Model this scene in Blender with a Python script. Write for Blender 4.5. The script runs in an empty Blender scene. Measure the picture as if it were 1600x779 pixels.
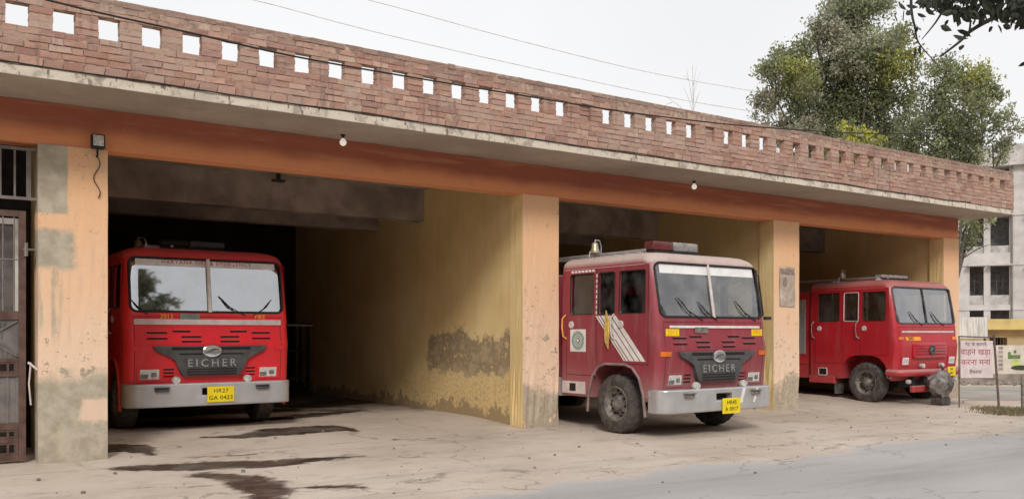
import bpy, bmesh, math, random
import numpy as np
from mathutils import Vector, Matrix
R = math.radians
random.seed(7)
rng = np.random.default_rng(11)
scene = bpy.context.scene
COL = scene.collection

# ------------------------------------------------------------------ camera
YAW = R(34.2)
FOC = 1420.0
CAM = Vector((0.0, -11.91, 1.55))
FWD = Vector((math.sin(YAW), math.cos(YAW), 0)); RGT = Vector((math.cos(YAW), -math.sin(YAW), 0))
cd = bpy.data.cameras.new("camera"); cam = bpy.data.objects.new("camera", cd); COL.objects.link(cam)
cam.location = CAM; cam.rotation_euler = (R(90), 0, -YAW)
cd.sensor_width = 36; cd.lens = FOC / 1600 * 36; cd.shift_y = 129.5 / 1600
cd.clip_start = 0.05; cd.clip_end = 3000
scene.camera = cam

# ------------------------------------------------------------------ light
SUN_EL, SUN_AZ = R(36), R(212)      # azimuth clockwise from +Y: the sun stands behind and left of the camera
w = bpy.data.worlds.new("World"); scene.world = w; w.use_nodes = True
nt = w.node_tree; nt.nodes.clear()
wo = nt.nodes.new("ShaderNodeOutputWorld"); bg = nt.nodes.new("ShaderNodeBackground")
sky = nt.nodes.new("ShaderNodeTexSky"); sky.sky_type = 'NISHITA'; sky.sun_disc = False
sky.sun_elevation = SUN_EL; sky.sun_rotation = SUN_AZ; sky.dust_density = 4; sky.air_density = 1.4
hs = nt.nodes.new("ShaderNodeHueSaturation"); hs.inputs['Saturation'].default_value = 0.25
nt.links.new(sky.outputs[0], hs.inputs['Color'])
tcw = nt.nodes.new("ShaderNodeTexCoord")
cn = nt.nodes.new("ShaderNodeTexNoise"); cn.inputs['Scale'].default_value = 2.2; cn.inputs['Detail'].default_value = 4
nt.links.new(tcw.outputs['Generated'], cn.inputs['Vector'])
cr = nt.nodes.new("ShaderNodeValToRGB")
cr.color_ramp.elements[0].position = 0.3; cr.color_ramp.elements[0].color = (7.1, 7.1, 7.2, 1)
cr.color_ramp.elements[1].position = 0.7; cr.color_ramp.elements[1].color = (7.9, 7.9, 7.95, 1)
nt.links.new(cn.outputs[0], cr.inputs[0])
mx = nt.nodes.new("ShaderNodeMix"); mx.data_type = 'RGBA'; mx.inputs[0].default_value = 0.9
nt.links.new(hs.outputs[0], mx.inputs[6]); nt.links.new(cr.outputs[0], mx.inputs[7])
nt.links.new(mx.outputs[2], bg.inputs[0]); bg.inputs[1].default_value = 0.1
nt.links.new(bg.outputs[0], wo.inputs[0])
sd = bpy.data.lights.new("sun", 'SUN'); sd.energy = 1.5; sd.angle = R(14); sd.color = (1.0, 0.955, 0.90)
sun = bpy.data.objects.new("sun", sd); COL.objects.link(sun)
sv = Vector((math.sin(SUN_AZ) * math.cos(SUN_EL), math.cos(SUN_AZ) * math.cos(SUN_EL), math.sin(SUN_EL)))
sun.rotation_euler = sv.to_track_quat('Z', 'Y').to_euler(); sun.location = (-20, -30, 30)
vs = scene.view_settings
vs.view_transform = 'Standard'; vs.look = 'None'; vs.exposure = 0.38; vs.gamma = 1.0; vs.use_curve_mapping = False
scene.cycles.max_bounces = 8; scene.cycles.transparent_max_bounces = 24
scene.cycles.use_denoising = True

# ------------------------------------------------------------------ helpers
class NT:
    """small node-writing helper"""
    def __init__(s, name):
        s.m = bpy.data.materials.new(name); s.m.use_nodes = True
        s.t = s.m.node_tree; s.b = s.t.nodes["Principled BSDF"]; s.out = s.t.nodes["Material Output"]
        s.tc = s.t.nodes.new("ShaderNodeTexCoord"); s.obj = s.tc.outputs['Object']
        s._sep = None
    def n(s, k): return s.t.nodes.new(k)
    def put(s, sock, v):
        if isinstance(v, bpy.types.NodeSocket): s.t.links.new(v, sock)
        elif isinstance(v, (tuple, list)) and len(v) == 3 and sock.type == 'RGBA': sock.default_value = (*v, 1)
        else: sock.default_value = v
    def math(s, op, a, b=0.0, c=0.0, clamp=False):
        q = s.n("ShaderNodeMath"); q.operation = op; q.use_clamp = clamp
        s.put(q.inputs[0], a); s.put(q.inputs[1], b); s.put(q.inputs[2], c); return q.outputs[0]
    def mix(s, f, a, b, blend='MIX'):
        q = s.n("ShaderNodeMix"); q.data_type = 'RGBA'; q.blend_type = blend; q.clamp_factor = True
        s.put(q.inputs[0], f); s.put(q.inputs[6], a); s.put(q.inputs[7], b); return q.outputs[2]
    def noise(s, scale, detail=4, rough=0.55, vec=None, stretch=None):
        q = s.n("ShaderNodeTexNoise"); q.inputs['Scale'].default_value = scale
        q.inputs['Detail'].default_value = detail; q.inputs['Roughness'].default_value = rough
        v = vec or s.obj
        if stretch:
            mp = s.n("ShaderNodeMapping"); mp.inputs['Scale'].default_value = stretch; s.t.links.new(v, mp.inputs[0]); v = mp.outputs[0]
        s.t.links.new(v, q.inputs['Vector']); return q.outputs[0]
    def sst(s, v, lo, hi):
        q = s.n("ShaderNodeMapRange"); q.interpolation_type = 'SMOOTHSTEP'
        s.put(q.inputs[0], v); q.inputs[1].default_value = lo; q.inputs[2].default_value = hi
        return q.outputs[0]
    def xyz(s):
        if not s._sep:
            s._sep = s.n("ShaderNodeSeparateXYZ"); s.t.links.new(s.obj, s._sep.inputs[0])
        return s._sep.outputs
    def rect(s, a, a0, a1, b, b0, b1, jit, amp, soft=0.06):
        """1 inside the ragged rectangle a0..a1 x b0..b1"""
        j = s.math('MULTIPLY', s.math('SUBTRACT', jit, 0.5), amp)
        aa = s.math('ADD', a, j); bb = s.math('ADD', b, j)
        m = s.math('MULTIPLY', s.sst(aa, a0 - soft, a0 + soft), s.math('SUBTRACT', 1.0, s.sst(aa, a1 - soft, a1 + soft)))
        m2 = s.math('MULTIPLY', s.sst(bb, b0 - soft, b0 + soft), s.math('SUBTRACT', 1.0, s.sst(bb, b1 - soft, b1 + soft)))
        return s.math('MULTIPLY', m, m2)
    def bump(s, h, strength=0.3, dist=0.02):
        q = s.n("ShaderNodeBump"); q.inputs['Strength'].default_value = strength; q.inputs['Distance'].default_value = dist
        s.put(q.inputs['Height'], h); s.t.links.new(q.outputs[0], s.b.inputs['Normal'])
    def set(s, color=None, rough=0.7, metal=0.0, spec=0.4):
        if color is not None: s.put(s.b.inputs['Base Color'], color)
        s.put(s.b.inputs['Roughness'], rough); s.put(s.b.inputs['Metallic'], metal)
        s.b.inputs['Specular IOR Level'].default_value = spec
        return s.m
def sc(c, k): return tuple(min(1, x * k) for x in c)

def simple(name, c, rough=0.7, metal=0.0, spec=0.4, var=0.25, scale=6.0, bump=0.0, bscale=40.0):
    t = NT(name)
    n1 = t.noise(scale, 5)
    col = t.mix(t.sst(n1, 0.3, 0.7), sc(c, 1 - var), sc(c, 1 + var))
    if bump: t.bump(t.noise(bscale, 4), bump, 0.01)
    rr = t.math('ADD', t.math('MULTIPLY', t.math('SUBTRACT', n1, 0.5), 0.25), rough)
    return t.set(col, rr, metal, spec)

def obj(name, bm, mat, parent=None, smooth=None, loc=None):
    me = bpy.data.meshes.new(name)
    if isinstance(bm, bmesh.types.BMesh):
        bmesh.ops.recalc_face_normals(bm, faces=bm.faces); bm.to_mesh(me); bm.free()
    else: me = bm; me.name = name
    for m in (mat if isinstance(mat, (list, tuple)) else [mat]): me.materials.append(m)
    if smooth is not None:
        me.shade_smooth(); me.set_sharp_from_angle(angle=R(smooth))
    o = bpy.data.objects.new(name, me); COL.objects.link(o)
    if parent: o.parent = parent
    if loc is not None: o.location = loc
    return o
def tag(o, label=None, cat=None, group=None, kind=None):
    if label: o["label"] = label
    if cat: o["category"] = cat
    if group: o["group"] = group
    if kind: o["kind"] = kind
    return o
def thing(name, label, cat, loc=(0, 0, 0), rz=0.0, group=None):
    o = bpy.data.objects.new(name, None); COL.objects.link(o); o.location = loc; o.rotation_euler = (0, 0, rz)
    o.empty_display_size = 0.2
    return tag(o, label, cat, group)

def NB(): return bmesh.new()
def box(bm, x0, x1, y0, y1, z0, z1, M=None):
    vs_ = [bm.verts.new(p) for p in ((x0,y0,z0),(x1,y0,z0),(x1,y1,z0),(x0,y1,z0),(x0,y0,z1),(x1,y0,z1),(x1,y1,z1),(x0,y1,z1))]
    if M is not None:
        for v in vs_: v.co = M @ v.co
    for f in ((0,3,2,1),(4,5,6,7),(0,1,5,4),(1,2,6,5),(2,3,7,6),(3,0,4,7)): bm.faces.new([vs_[i] for i in f])
    return vs_
def bevel(bm, w_, seg=2):
    bmesh.ops.bevel(bm, geom=list(bm.edges), offset=w_, segments=seg, profile=0.5, affect='EDGES', clamp_overlap=True); return bm
def bbox(x0, x1, y0, y1, z0, z1, w_=0.01, seg=2):
    b = NB(); box(b, x0, x1, y0, y1, z0, z1); return bevel(b, w_, seg)
def tube(bm, pts, r, n=8, cap=True):
    pts = [Vector(p) for p in pts]; rings = []
    rs = r if isinstance(r, (list, tuple)) else [r] * len(pts)
    prev = None
    for i, p in enumerate(pts):
        d = (pts[min(i + 1, len(pts) - 1)] - pts[max(i - 1, 0)]).normalized()
        if prev is None:
            a = d.cross(Vector((0, 0, 1)))
            if a.length < 1e-3: a = d.cross(Vector((1, 0, 0)))
        else: a = prev - d * prev.dot(d)
        a.normalize(); prev = a; b2 = d.cross(a)
        rings.append([bm.verts.new(p + (a * math.cos(t) + b2 * math.sin(t)) * rs[i]) for t in [2 * math.pi * k / n for k in range(n)]])
    for A, B in zip(rings, rings[1:]):
        for k in range(n): bm.faces.new((A[k], A[(k + 1) % n], B[(k + 1) % n], B[k]))
    if cap: bm.faces.new(rings[0]); bm.faces.new(rings[-1][::-1])
def lathe(bm, prof, n=32, M=None, axis='X', cap=True):
    """prof: (radius, along)"""
    rings = []
    for r, a in prof:
        ring = []
        for k in range(n):
            t = 2 * math.pi * k / n
            c, s_ = max(r, 1e-4) * math.cos(t), max(r, 1e-4) * math.sin(t)
            p = Vector((a, c, s_)) if axis == 'X' else (Vector((c, a, s_)) if axis == 'Y' else Vector((c, s_, a)))
            ring.append(bm.verts.new(M @ p if M is not None else p))
        rings.append(ring)
    for A, B in zip(rings, rings[1:]):
        for k in range(n): bm.faces.new((A[k], A[(k + 1) % n], B[(k + 1) % n], B[k]))
    if cap: bm.faces.new(rings[0]); bm.faces.new(rings[-1])
def prism(bm, poly, f0, f1):
    """poly 2D points; f0/f1 map a 2D point to the two faces"""
    A = [bm.verts.new(f0(*p)) for p in poly]; B = [bm.verts.new(f1(*p)) for p in poly]
    bm.faces.new(A); bm.faces.new(B[::-1]); n = len(poly)
    for i in range(n): bm.faces.new((A[i], B[i], B[(i + 1) % n], A[(i + 1) % n]))
def rrect(x0, x1, z0, z1, r, seg=5):
    out = []
    for cx, cz, a0 in ((x1 - r, z1 - r, 0), (x0 + r, z1 - r, 90), (x0 + r, z0 + r, 180), (x1 - r, z0 + r, 270)):
        for k in range(seg + 1):
            a = R(a0 + 90 * k / seg); out.append((cx + r * math.cos(a), cz + r * math.sin(a)))
    return out
def text_mesh(s, size, depth=0.003, spacing=1.0, bold=0.0):
    c = bpy.data.curves.new("lettering", 'FONT'); c.body = s; c.size = size; c.extrude = depth; c.offset = bold; c.space_character = spacing
    c.align_x = 'CENTER'; c.align_y = 'CENTER'; c.resolution_u = 3
    o = bpy.data.objects.new("lettering", c); COL.objects.link(o)
    me = bpy.data.meshes.new_from_object(o.evaluated_get(bpy.context.evaluated_depsgraph_get()))
    bpy.data.objects.remove(o); bpy.data.curves.remove(c)
    return me
def boolean(base_bm, cutters, op='DIFFERENCE'):
    def mk(bm):
        bmesh.ops.recalc_face_normals(bm, faces=bm.faces)
        me = bpy.data.meshes.new("blank"); bm.to_mesh(me); bm.free()
        o = bpy.data.objects.new("blank", me); COL.objects.link(o); return o
    b = mk(base_bm); cs = [mk(c) for c in cutters]
    for c in cs:
        m = b.modifiers.new("cut", 'BOOLEAN'); m.operation = op; m.object = c; m.solver = 'EXACT'
    bpy.context.view_layer.update()
    me = bpy.data.meshes.new_from_object(b.evaluated_get(bpy.context.evaluated_depsgraph_get()))
    for o in [b] + cs:
        mm = o.data; bpy.data.objects.remove(o); bpy.data.meshes.remove(mm)
    return me
def at(px, py, D):
    """world point for a place that shows at (px, py) of the photo, D metres along the view axis"""
    return CAM + FWD * D + RGT * ((px - 800) / FOC * D) + Vector((0, 0, (519 - py) / FOC * D))

# ------------------------------------------------------------------ materials
def ground_color(t):
    n1 = t.noise(0.35, 6, 0.6); n2 = t.noise(3.0, 6, 0.65); n3 = t.noise(60, 3, 0.7)
    c = t.mix(t.sst(n1, 0.35, 0.65), (0.500, 0.415, 0.340), (0.610, 0.525, 0.445))
    c = t.mix(t.math('MULTIPLY', t.sst(n2, 0.5, 0.75), 0.55), c, (0.37, 0.305, 0.245))
    c = t.mix(t.math('MULTIPLY', t.sst(n3, 0.58, 0.75), 0.3), c, (0.26, 0.215, 0.17))
    vo = t.n("ShaderNodeTexVoronoi"); vo.feature = 'DISTANCE_TO_EDGE'; vo.inputs['Scale'].default_value = 0.42
    wv = t.n("ShaderNodeVectorMath"); wv.operation = 'ADD'; t.t.links.new(t.obj, wv.inputs[0]); nv = t.n("ShaderNodeTexNoise"); nv.inputs['Scale'].default_value = 1.3; nv.inputs['Detail'].default_value = 6; t.t.links.new(t.obj, nv.inputs['Vector']); t.t.links.new(nv.outputs[1], wv.inputs[1]); t.t.links.new(wv.outputs[0], vo.inputs['Vector'])
    crk = t.math('MULTIPLY', t.math('SUBTRACT', 1.0, t.sst(vo.outputs[0], 0.003, 0.014)), t.math('MULTIPLY', t.sst(n2, 0.42, 0.58), 0.5))
    c = t.mix(crk, c, (0.16, 0.125, 0.095))
    n4 = t.noise(1.1, 7, 0.7, stretch=(0.35, 1.4, 1)); c = t.mix(t.math('MULTIPLY', t.sst(n4, 0.54, 0.68), 0.4), c, (0.30, 0.245, 0.195))
    sp = t.noise(22, 3, 0.6); c = t.mix(t.math('MULTIPLY', t.sst(sp, 0.66, 0.72), 0.45), c, (0.20, 0.165, 0.13))
    return c, n2, n3
t = NT("dusty ground"); c, n2, n3 = ground_color(t)
t.bump(t.math('ADD', n2, t.math('MULTIPLY', n3, 0.4)), 0.35, 0.03)
M_GROUND = t.set(c, 0.92, 0, 0.2)
t = NT("worn asphalt"); gc, n2, n3 = ground_color(t)
x, y, z = t.xyz()
a1 = t.noise(0.5, 5, 0.6, stretch=(0.25, 1.2, 1)); a2 = t.noise(90, 3, 0.8)
ac = t.mix(t.sst(a1, 0.3, 0.7), (0.380, 0.362, 0.350), (0.485, 0.464, 0.450))
ac = t.mix(t.math('MULTIPLY', t.sst(a2, 0.5, 0.72), 0.4), ac, (0.25, 0.235, 0.23))
edge = t.math('ADD', y, t.math('MULTIPLY', t.math('SUBTRACT', t.noise(0.55, 6, 0.6), 0.5), 2.2))
edge = t.math('ADD', edge, t.math('MULTIPLY', t.math('SUBTRACT', n2, 0.5), 0.5))
ac = t.mix(t.sst(t.math('ADD', edge, t.math('MULTIPLY', t.math('SUBTRACT', t.noise(7, 5, 0.7), 0.5), 0.6)), -4.78, -4.30), ac, gc)
r4 = t.noise(0.9, 7, 0.7, stretch=(0.2, 1.6, 1)); ac = t.mix(t.math('MULTIPLY', t.sst(r4, 0.50, 0.68), 0.45), ac, (0.27, 0.255, 0.245))
r5 = t.noise(14, 4, 0.6); ac = t.mix(t.math('MULTIPLY', t.sst(r5, 0.62, 0.70), 0.4), ac, (0.22, 0.205, 0.195))
vo = t.n("ShaderNodeTexVoronoi"); vo.feature = 'DISTANCE_TO_EDGE'; vo.inputs['Scale'].default_value = 0.55
wv = t.n("ShaderNodeVectorMath"); wv.operation = 'ADD'; t.t.links.new(t.obj, wv.inputs[0]); nv = t.n("ShaderNodeTexNoise"); nv.inputs['Scale'].default_value = 1.7; nv.inputs['Detail'].default_value = 6; t.t.links.new(t.obj, nv.inputs['Vector']); t.t.links.new(nv.outputs[1], wv.inputs[1]); t.t.links.new(wv.outputs[0], vo.inputs['Vector'])
ac = t.mix(t.math('MULTIPLY', t.math('SUBTRACT', 1.0, t.sst(vo.outputs[0], 0.004, 0.012)), t.math('MULTIPLY', t.sst(a1, 0.45, 0.58), 0.5)), ac, (0.15, 0.135, 0.125))
t.bump(t.math('ADD', n2, t.math('MULTIPLY', a2, 0.5)), 0.35, 0.02)
M_ROAD = t.set(ac, 0.9, 0, 0.25)

t = NT("bay floor with painted shade"); gc, n2, n3 = ground_color(t); x, y, z = t.xyz()
rear_shade = t.sst(t.math('ADD', t.noise(0.7, 6, 0.65), t.math('MULTIPLY', t.math('SUBTRACT', y, 4.0), 0.085)), 0.44, 0.66)  # bay shade painted in: the floor colour darkens towards the rear
gc = t.mix(t.math('MULTIPLY', rear_shade, 0.9), gc, (0.075, 0.058, 0.044)); t.bump(n2, 0.3, 0.03); M_FLOOR = t.set(gc, 0.85, 0, 0.25)
def pillar_mat(name, patches=False):
    t = NT(name); x, y, z = t.xyz()
    nA = t.noise(1.3, 6, 0.6); nB = t.noise(5.0, 6, 0.65); nC = t.noise(28, 4, 0.7)
    streak = t.noise(3.0, 5, 0.6, stretch=(3.5, 3.5, 0.35))
    hz = t.math('ADD', z, t.math('MULTIPLY', t.math('SUBTRACT', nA, 0.5), 1.6))
    paint = t.mix(t.sst(hz, 0.6, 3.6), (0.800, 0.592, 0.435), (0.800, 0.480, 0.272))
    paint = t.mix(t.math('MULTIPLY', t.sst(streak, 0.5, 0.75), 0.4), paint, (0.62, 0.45, 0.32))
    paint = t.mix(t.math('MULTIPLY', t.sst(nC, 0.58, 0.72), 0.3), paint, (0.52, 0.35, 0.23))
    cement = t.mix(t.sst(nB, 0.35, 0.65), (0.360, 0.295, 0.220), (0.520, 0.440, 0.340))
    low = t.math('SUBTRACT', 1.0, t.sst(t.math('ADD', z, t.math('MULTIPLY', t.math('SUBTRACT', nA, 0.5), 1.1)), 0.55, 0.72))
    low = t.math('MULTIPLY', low, t.sst(nB, 0.30, 0.46))
    c = t.mix(low, paint, cement)
    peel = t.math('MULTIPLY', t.sst(t.math('ADD', nB, t.math('MULTIPLY', nC, 0.25)), 0.72, 0.76), t.math('SUBTRACT', 1.0, t.sst(z, 1.2, 2.2)))
    c = t.mix(peel, c, (0.36, 0.29, 0.22))
    chips = t.sst(t.math('ADD', t.noise(13, 7, 0.78), t.math('MULTIPLY', t.math('SUBTRACT', 1.0, t.sst(z, 0.3, 3.0)), 0.06)), 0.645, 0.655)
    c = t.mix(t.math('MULTIPLY', chips, 0.8), c, (0.34, 0.275, 0.205))
    vo = t.n("ShaderNodeTexVoronoi"); vo.feature = 'DISTANCE_TO_EDGE'; vo.inputs['Scale'].default_value = 0.8
    wv = t.n("ShaderNodeVectorMath"); wv.operation = 'ADD'; t.t.links.new(t.obj, wv.inputs[0]); nv = t.n("ShaderNodeTexNoise"); nv.inputs['Scale'].default_value = 4; nv.inputs['Detail'].default_value = 5; t.t.links.new(t.obj, nv.inputs['Vector']); t.t.links.new(nv.outputs[1], wv.inputs[1]); t.t.links.new(wv.outputs[0], vo.inputs['Vector'])
    c = t.mix(t.math('MULTIPLY', t.math('SUBTRACT', 1.0, t.sst(vo.outputs[0], 0.003, 0.010)), t.math('MULTIPLY', t.sst(nB, 0.48, 0.6), 0.45)), c, (0.22, 0.15, 0.10))
    if patches:
        grey = t.mix(t.sst(nB, 0.35, 0.65), (0.375, 0.325, 0.245), (0.500, 0.440, 0.345))
        m = t.math('MAXIMUM', t.rect(x, 0.9, 1.70, z, 2.95, 4.6, nA, 0.12, 0.02), t.rect(x, 0.9, 1.78, z, 2.30, 2.76, nB, 0.22, 0.05))
        dr = t.math('MULTIPLY', t.rect(x, 0.9, 1.72, z, 1.5, 2.5, nA, 0.5, 0.15), t.sst(streak, 0.45, 0.6))
        m = t.math('MAXIMUM', m, t.math('MULTIPLY', dr, 0.7))
        m = t.math('MAXIMUM', m, t.rect(x, 0.9, 2.4, z, -1, 0.98, nA, 0.8, 0.10))
        c = t.mix(m, c, grey)
        c = t.mix(t.rect(x, 1.84, 2.2, z, 0.48, 0.74, nB, 0.2, 0.04), c, (0.74, 0.55, 0.42))
    t.bump(t.math('ADD', nB, t.math('MULTIPLY', nC, 0.5)), 0.35, 0.02)
    return t.set(c, 0.88, 0, 0.2)
M_PILLAR = pillar_mat("peach plaster"); M_PILLAR_P = pillar_mat("patched peach plaster", True)

t = NT("red oxide paint"); x, y, z = t.xyz()
nA = t.noise(0.8, 6, 0.6); nB = t.noise(5, 5, 0.65); nS = t.noise(2.0, 5, 0.6, stretch=(0.35, 1, 5))
c = t.mix(t.sst(t.math('ADD', z, t.math('MULTIPLY', t.math('SUBTRACT', nA, 0.5), 0.30)), 3.84, 4.06), (0.740, 0.295, 0.140), (0.390, 0.132, 0.082))  # darker upper part: two-tone paint with some soffit shade in the colour
c = t.mix(t.math('MULTIPLY', t.sst(nS, 0.50, 0.66), 0.5), c, (0.56, 0.275, 0.16))
c = t.mix(t.math('MULTIPLY', t.sst(nB, 0.58, 0.75), 0.4), c, (0.33, 0.165, 0.110))
chips = t.sst(t.noise(16, 6, 0.75), 0.635, 0.65); c = t.mix(t.math('MULTIPLY', chips, 0.7), c, (0.42, 0.34, 0.27))
t.bump(nB, 0.25, 0.02); M_BEAM = t.set(c, 0.85, 0, 0.2)

def yellow_wall(name, stain):
    t = NT(name); x, y, z = t.xyz()
    nA = t.noise(0.9, 6, 0.6); nB = t.noise(4.5, 7, 0.68); nC = t.noise(22, 4, 0.7)
    streak = t.noise(2.5, 5, 0.6, stretch=(1, 2.5, 0.3))
    c = t.mix(t.sst(nA, 0.35, 0.65), (0.740, 0.545, 0.255), (0.820, 0.635, 0.325))
    c = t.mix(t.math('MULTIPLY', t.sst(streak, 0.5, 0.72), 0.25), c, (0.54, 0.42, 0.24))
    c = t.mix(t.math('MULTIPLY', t.sst(nC, 0.6, 0.72), 0.25), c, (0.42, 0.32, 0.19))
    if stain:
        jit = t.math('ADD', t.math('MULTIPLY', nA, 0.5), t.math('MULTIPLY', nB, 0.5))
        m = t.rect(y, 0.20, 3.2, z, 0.84, 1.54, jit, 1.7, 0.07)
        m = t.math('MULTIPLY', t.math('MULTIPLY', m, t.sst(t.math('ADD', nB, t.math('MULTIPLY', nC, 0.2)), 0.40, 0.56)), 0.9)
        inner = t.mix(t.sst(nB, 0.42, 0.62), (0.250, 0.190, 0.125), (0.44, 0.345, 0.22))
        c = t.mix(m, c, inner)
        lo = t.math('SUBTRACT', 1.0, t.sst(t.math('ADD', z, t.math('MULTIPLY', t.math('SUBTRACT', nB, 0.5), 1.2)), 0.22, 0.36))
        c = t.mix(t.math('MULTIPLY', lo, 0.75), c, (0.27, 0.20, 0.125))
        ov = t.rect(y, 0.2, 4.2, z, 0.0, 0.8, jit, 2.2, 0.05)
        c = t.mix(t.math('MULTIPLY', t.math('MULTIPLY', ov, t.sst(nC, 0.5, 0.6)), 0.5), c, (0.36, 0.24, 0.13))
    t.bump(t.math('ADD', nB, t.math('MULTIPLY', nC, 0.5)), 0.3, 0.02)
    return t.set(c, 0.9, 0, 0.2)
M_YWALL = yellow_wall("yellow distemper", False); M_YWALL_S = yellow_wall("peeling yellow distemper", True)
M_CONC = simple("sooty concrete", (0.30, 0.245, 0.215), 0.9, spec=0.2, var=0.3, scale=2.0, bump=0.25, bscale=25)
M_BACKWALL = simple("near black plaster", (0.035, 0.029, 0.023), 0.95, spec=0.1, var=0.4, scale=1.5)  # one even near-black tone for the back wall
t = NT("cement soffit"); nA = t.noise(0.7, 6, 0.6); nB = t.noise(6, 6, 0.7); x, y, z = t.xyz()
c = t.mix(t.sst(nA, 0.35, 0.65), (0.37, 0.315, 0.26), (0.46, 0.40, 0.335))
c = t.mix(t.math('MULTIPLY', t.sst(nB, 0.52, 0.7), 0.5), c, (0.30, 0.25, 0.20))
fl = t.math('MULTIPLY', t.sst(nB, 0.40, 0.5), t.math('MULTIPLY', t.math('SUBTRACT', 1.0, t.sst(y, -1.085, -1.07)), t.sst(z, 4.256, 4.265)))
c = t.mix(fl, c, (0.66, 0.585, 0.48))
dk = t.math('MULTIPLY', t.sst(t.noise(9, 3, 0.6, stretch=(1.6, 1, 0.6)), 0.60, 0.66), t.math('SUBTRACT', 1.0, t.sst(y, -1.085, -1.07)))
c = t.mix(t.math('MULTIPLY', dk, 0.8), c, (0.13, 0.10, 0.08))
t.bump(nB, 0.4, 0.02); M_SLAB = t.set(c, 0.9, 0, 0.2)

t = NT("weathered brick")
at_ = t.n("ShaderNodeAttribute"); at_.attribute_name = "tone"
nA = t.noise(0.9, 6, 0.6); nB = t.noise(9, 6, 0.7); nC = t.noise(45, 4, 0.7)
c = t.mix(t.math('MULTIPLY', t.sst(nB, 0.5, 0.75), 0.5), at_.outputs['Color'], (0.235, 0.135, 0.105))
c = t.mix(t.math('MULTIPLY', t.sst(t.math('ADD', nA, t.math('MULTIPLY', nB, 0.4)), 0.64, 0.88), 0.65), c, (0.44, 0.335, 0.265))
c = t.mix(t.math('MULTIPLY', t.sst(nC, 0.58, 0.72), 0.4), c, (0.17, 0.105, 0.085))
x, y, z = t.xyz()
sm = t.noise(3.2, 7, 0.72, stretch=(0.6, 1, 1.8)); c = t.mix(t.math('MULTIPLY', t.sst(sm, 0.50, 0.60), 0.5), c, (0.46, 0.33, 0.26))
dr = t.noise(4.5, 5, 0.6, stretch=(2.2, 1, 0.22)); c = t.mix(t.math('MULTIPLY', t.sst(dr, 0.56, 0.70), 0.55), c, (0.165, 0.115, 0.095))
c = t.mix(t.math('MULTIPLY', t.sst(t.math('ADD', z, t.math('MULTIPLY', t.math('SUBTRACT', nB, 0.5), 0.3)), 5.08, 5.22), 0.55), c, (0.20, 0.155, 0.130))
t.bump(t.math('ADD', nB, t.math('MULTIPLY', nC, 0.6)), 0.6, 0.02); M_BRICK = t.set(c, 0.92, 0, 0.15)
M_MORTAR = simple("old mortar", (0.38, 0.275, 0.215), 0.95, spec=0.1, var=0.4, scale=12, bump=0.4, bscale=60)

M_BLACK = simple("black rubber", (0.018, 0.017, 0.016), 0.6, var=0.3)
M_TYRE = simple("dusty tyre", (0.085, 0.075, 0.066), 0.85, spec=0.2, var=0.4, scale=9, bump=0.3, bscale=70)
M_RIM = simple("grimy steel rim", (0.21, 0.19, 0.17), 0.6, 0.3, var=0.45, scale=14)
M_CHASSIS = simple("oily chassis", (0.022, 0.020, 0.018), 0.7, var=0.4)
M_PLASTIC = simple("grey grille plastic", (0.072, 0.074, 0.074), 0.5, var=0.25, scale=9)
M_DARKVENT = simple("dark slot", (0.016, 0.010, 0.010), 0.8)
M_SILVER = simple("silver paint", (0.52, 0.515, 0.52), 0.34, 0.5, var=0.08, scale=4)
M_CHROME = simple("dull chrome", (0.62, 0.62, 0.62), 0.25, 0.9, var=0.1)
M_WHITE = simple("white paint", (0.72, 0.70, 0.67), 0.6, var=0.1, scale=8)
M_WHITEPINK = simple("dusty white trim", (0.60, 0.52, 0.50), 0.6, var=0.12, scale=8)
M_YELLOW = simple("yellow plate", (0.82, 0.64, 0.01), 0.5, var=0.08)
M_ORANGE = simple("amber sticker", (0.85, 0.33, 0.02), 0.5, var=0.12)
M_AMBERTXT = simple("amber lettering", (0.85, 0.42, 0.06), 0.5, var=0.1)
M_INK = simple("dark ink", (0.05, 0.045, 0.02), 0.6)
M_REDTXT = simple("red lettering", (0.55, 0.06, 0.07), 0.6, var=0.2, scale=20)
M_SEAT = simple("grey seat cloth", (0.10, 0.095, 0.09), 0.9, var=0.3)
M_BRASS = simple("tarnished bell metal", (0.42, 0.37, 0.28), 0.4, 0.6, var=0.2)
M_REDLENS = simple("red lens", (0.125, 0.030, 0.032), 0.25, var=0.2)
M_CLEARLENS = simple("dusty clear lens", (0.26, 0.245, 0.24), 0.3, var=0.25, scale=12)
M_LENS = simple("headlamp glass", (0.62, 0.63, 0.60), 0.12, 0.3, var=0.25, scale=30)
M_AMBERLENS = simple("amber lens", (0.70, 0.17, 0.02), 0.25)
M_GATE = simple("brown gate paint", (0.105, 0.058, 0.045), 0.6, var=0.3, scale=7)
M_GREYBAR = simple("grey bar paint", (0.19, 0.165, 0.155), 0.6, var=0.25)
M_SHEET = simple("grey sheet steel", (0.15, 0.135, 0.125), 0.6, var=0.3, scale=4)
M_CABLE = simple("black cable", (0.02, 0.018, 0.017), 0.7)
M_WIREGREY = simple("grey overhead wire", (0.55, 0.54, 0.54), 0.7)

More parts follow.
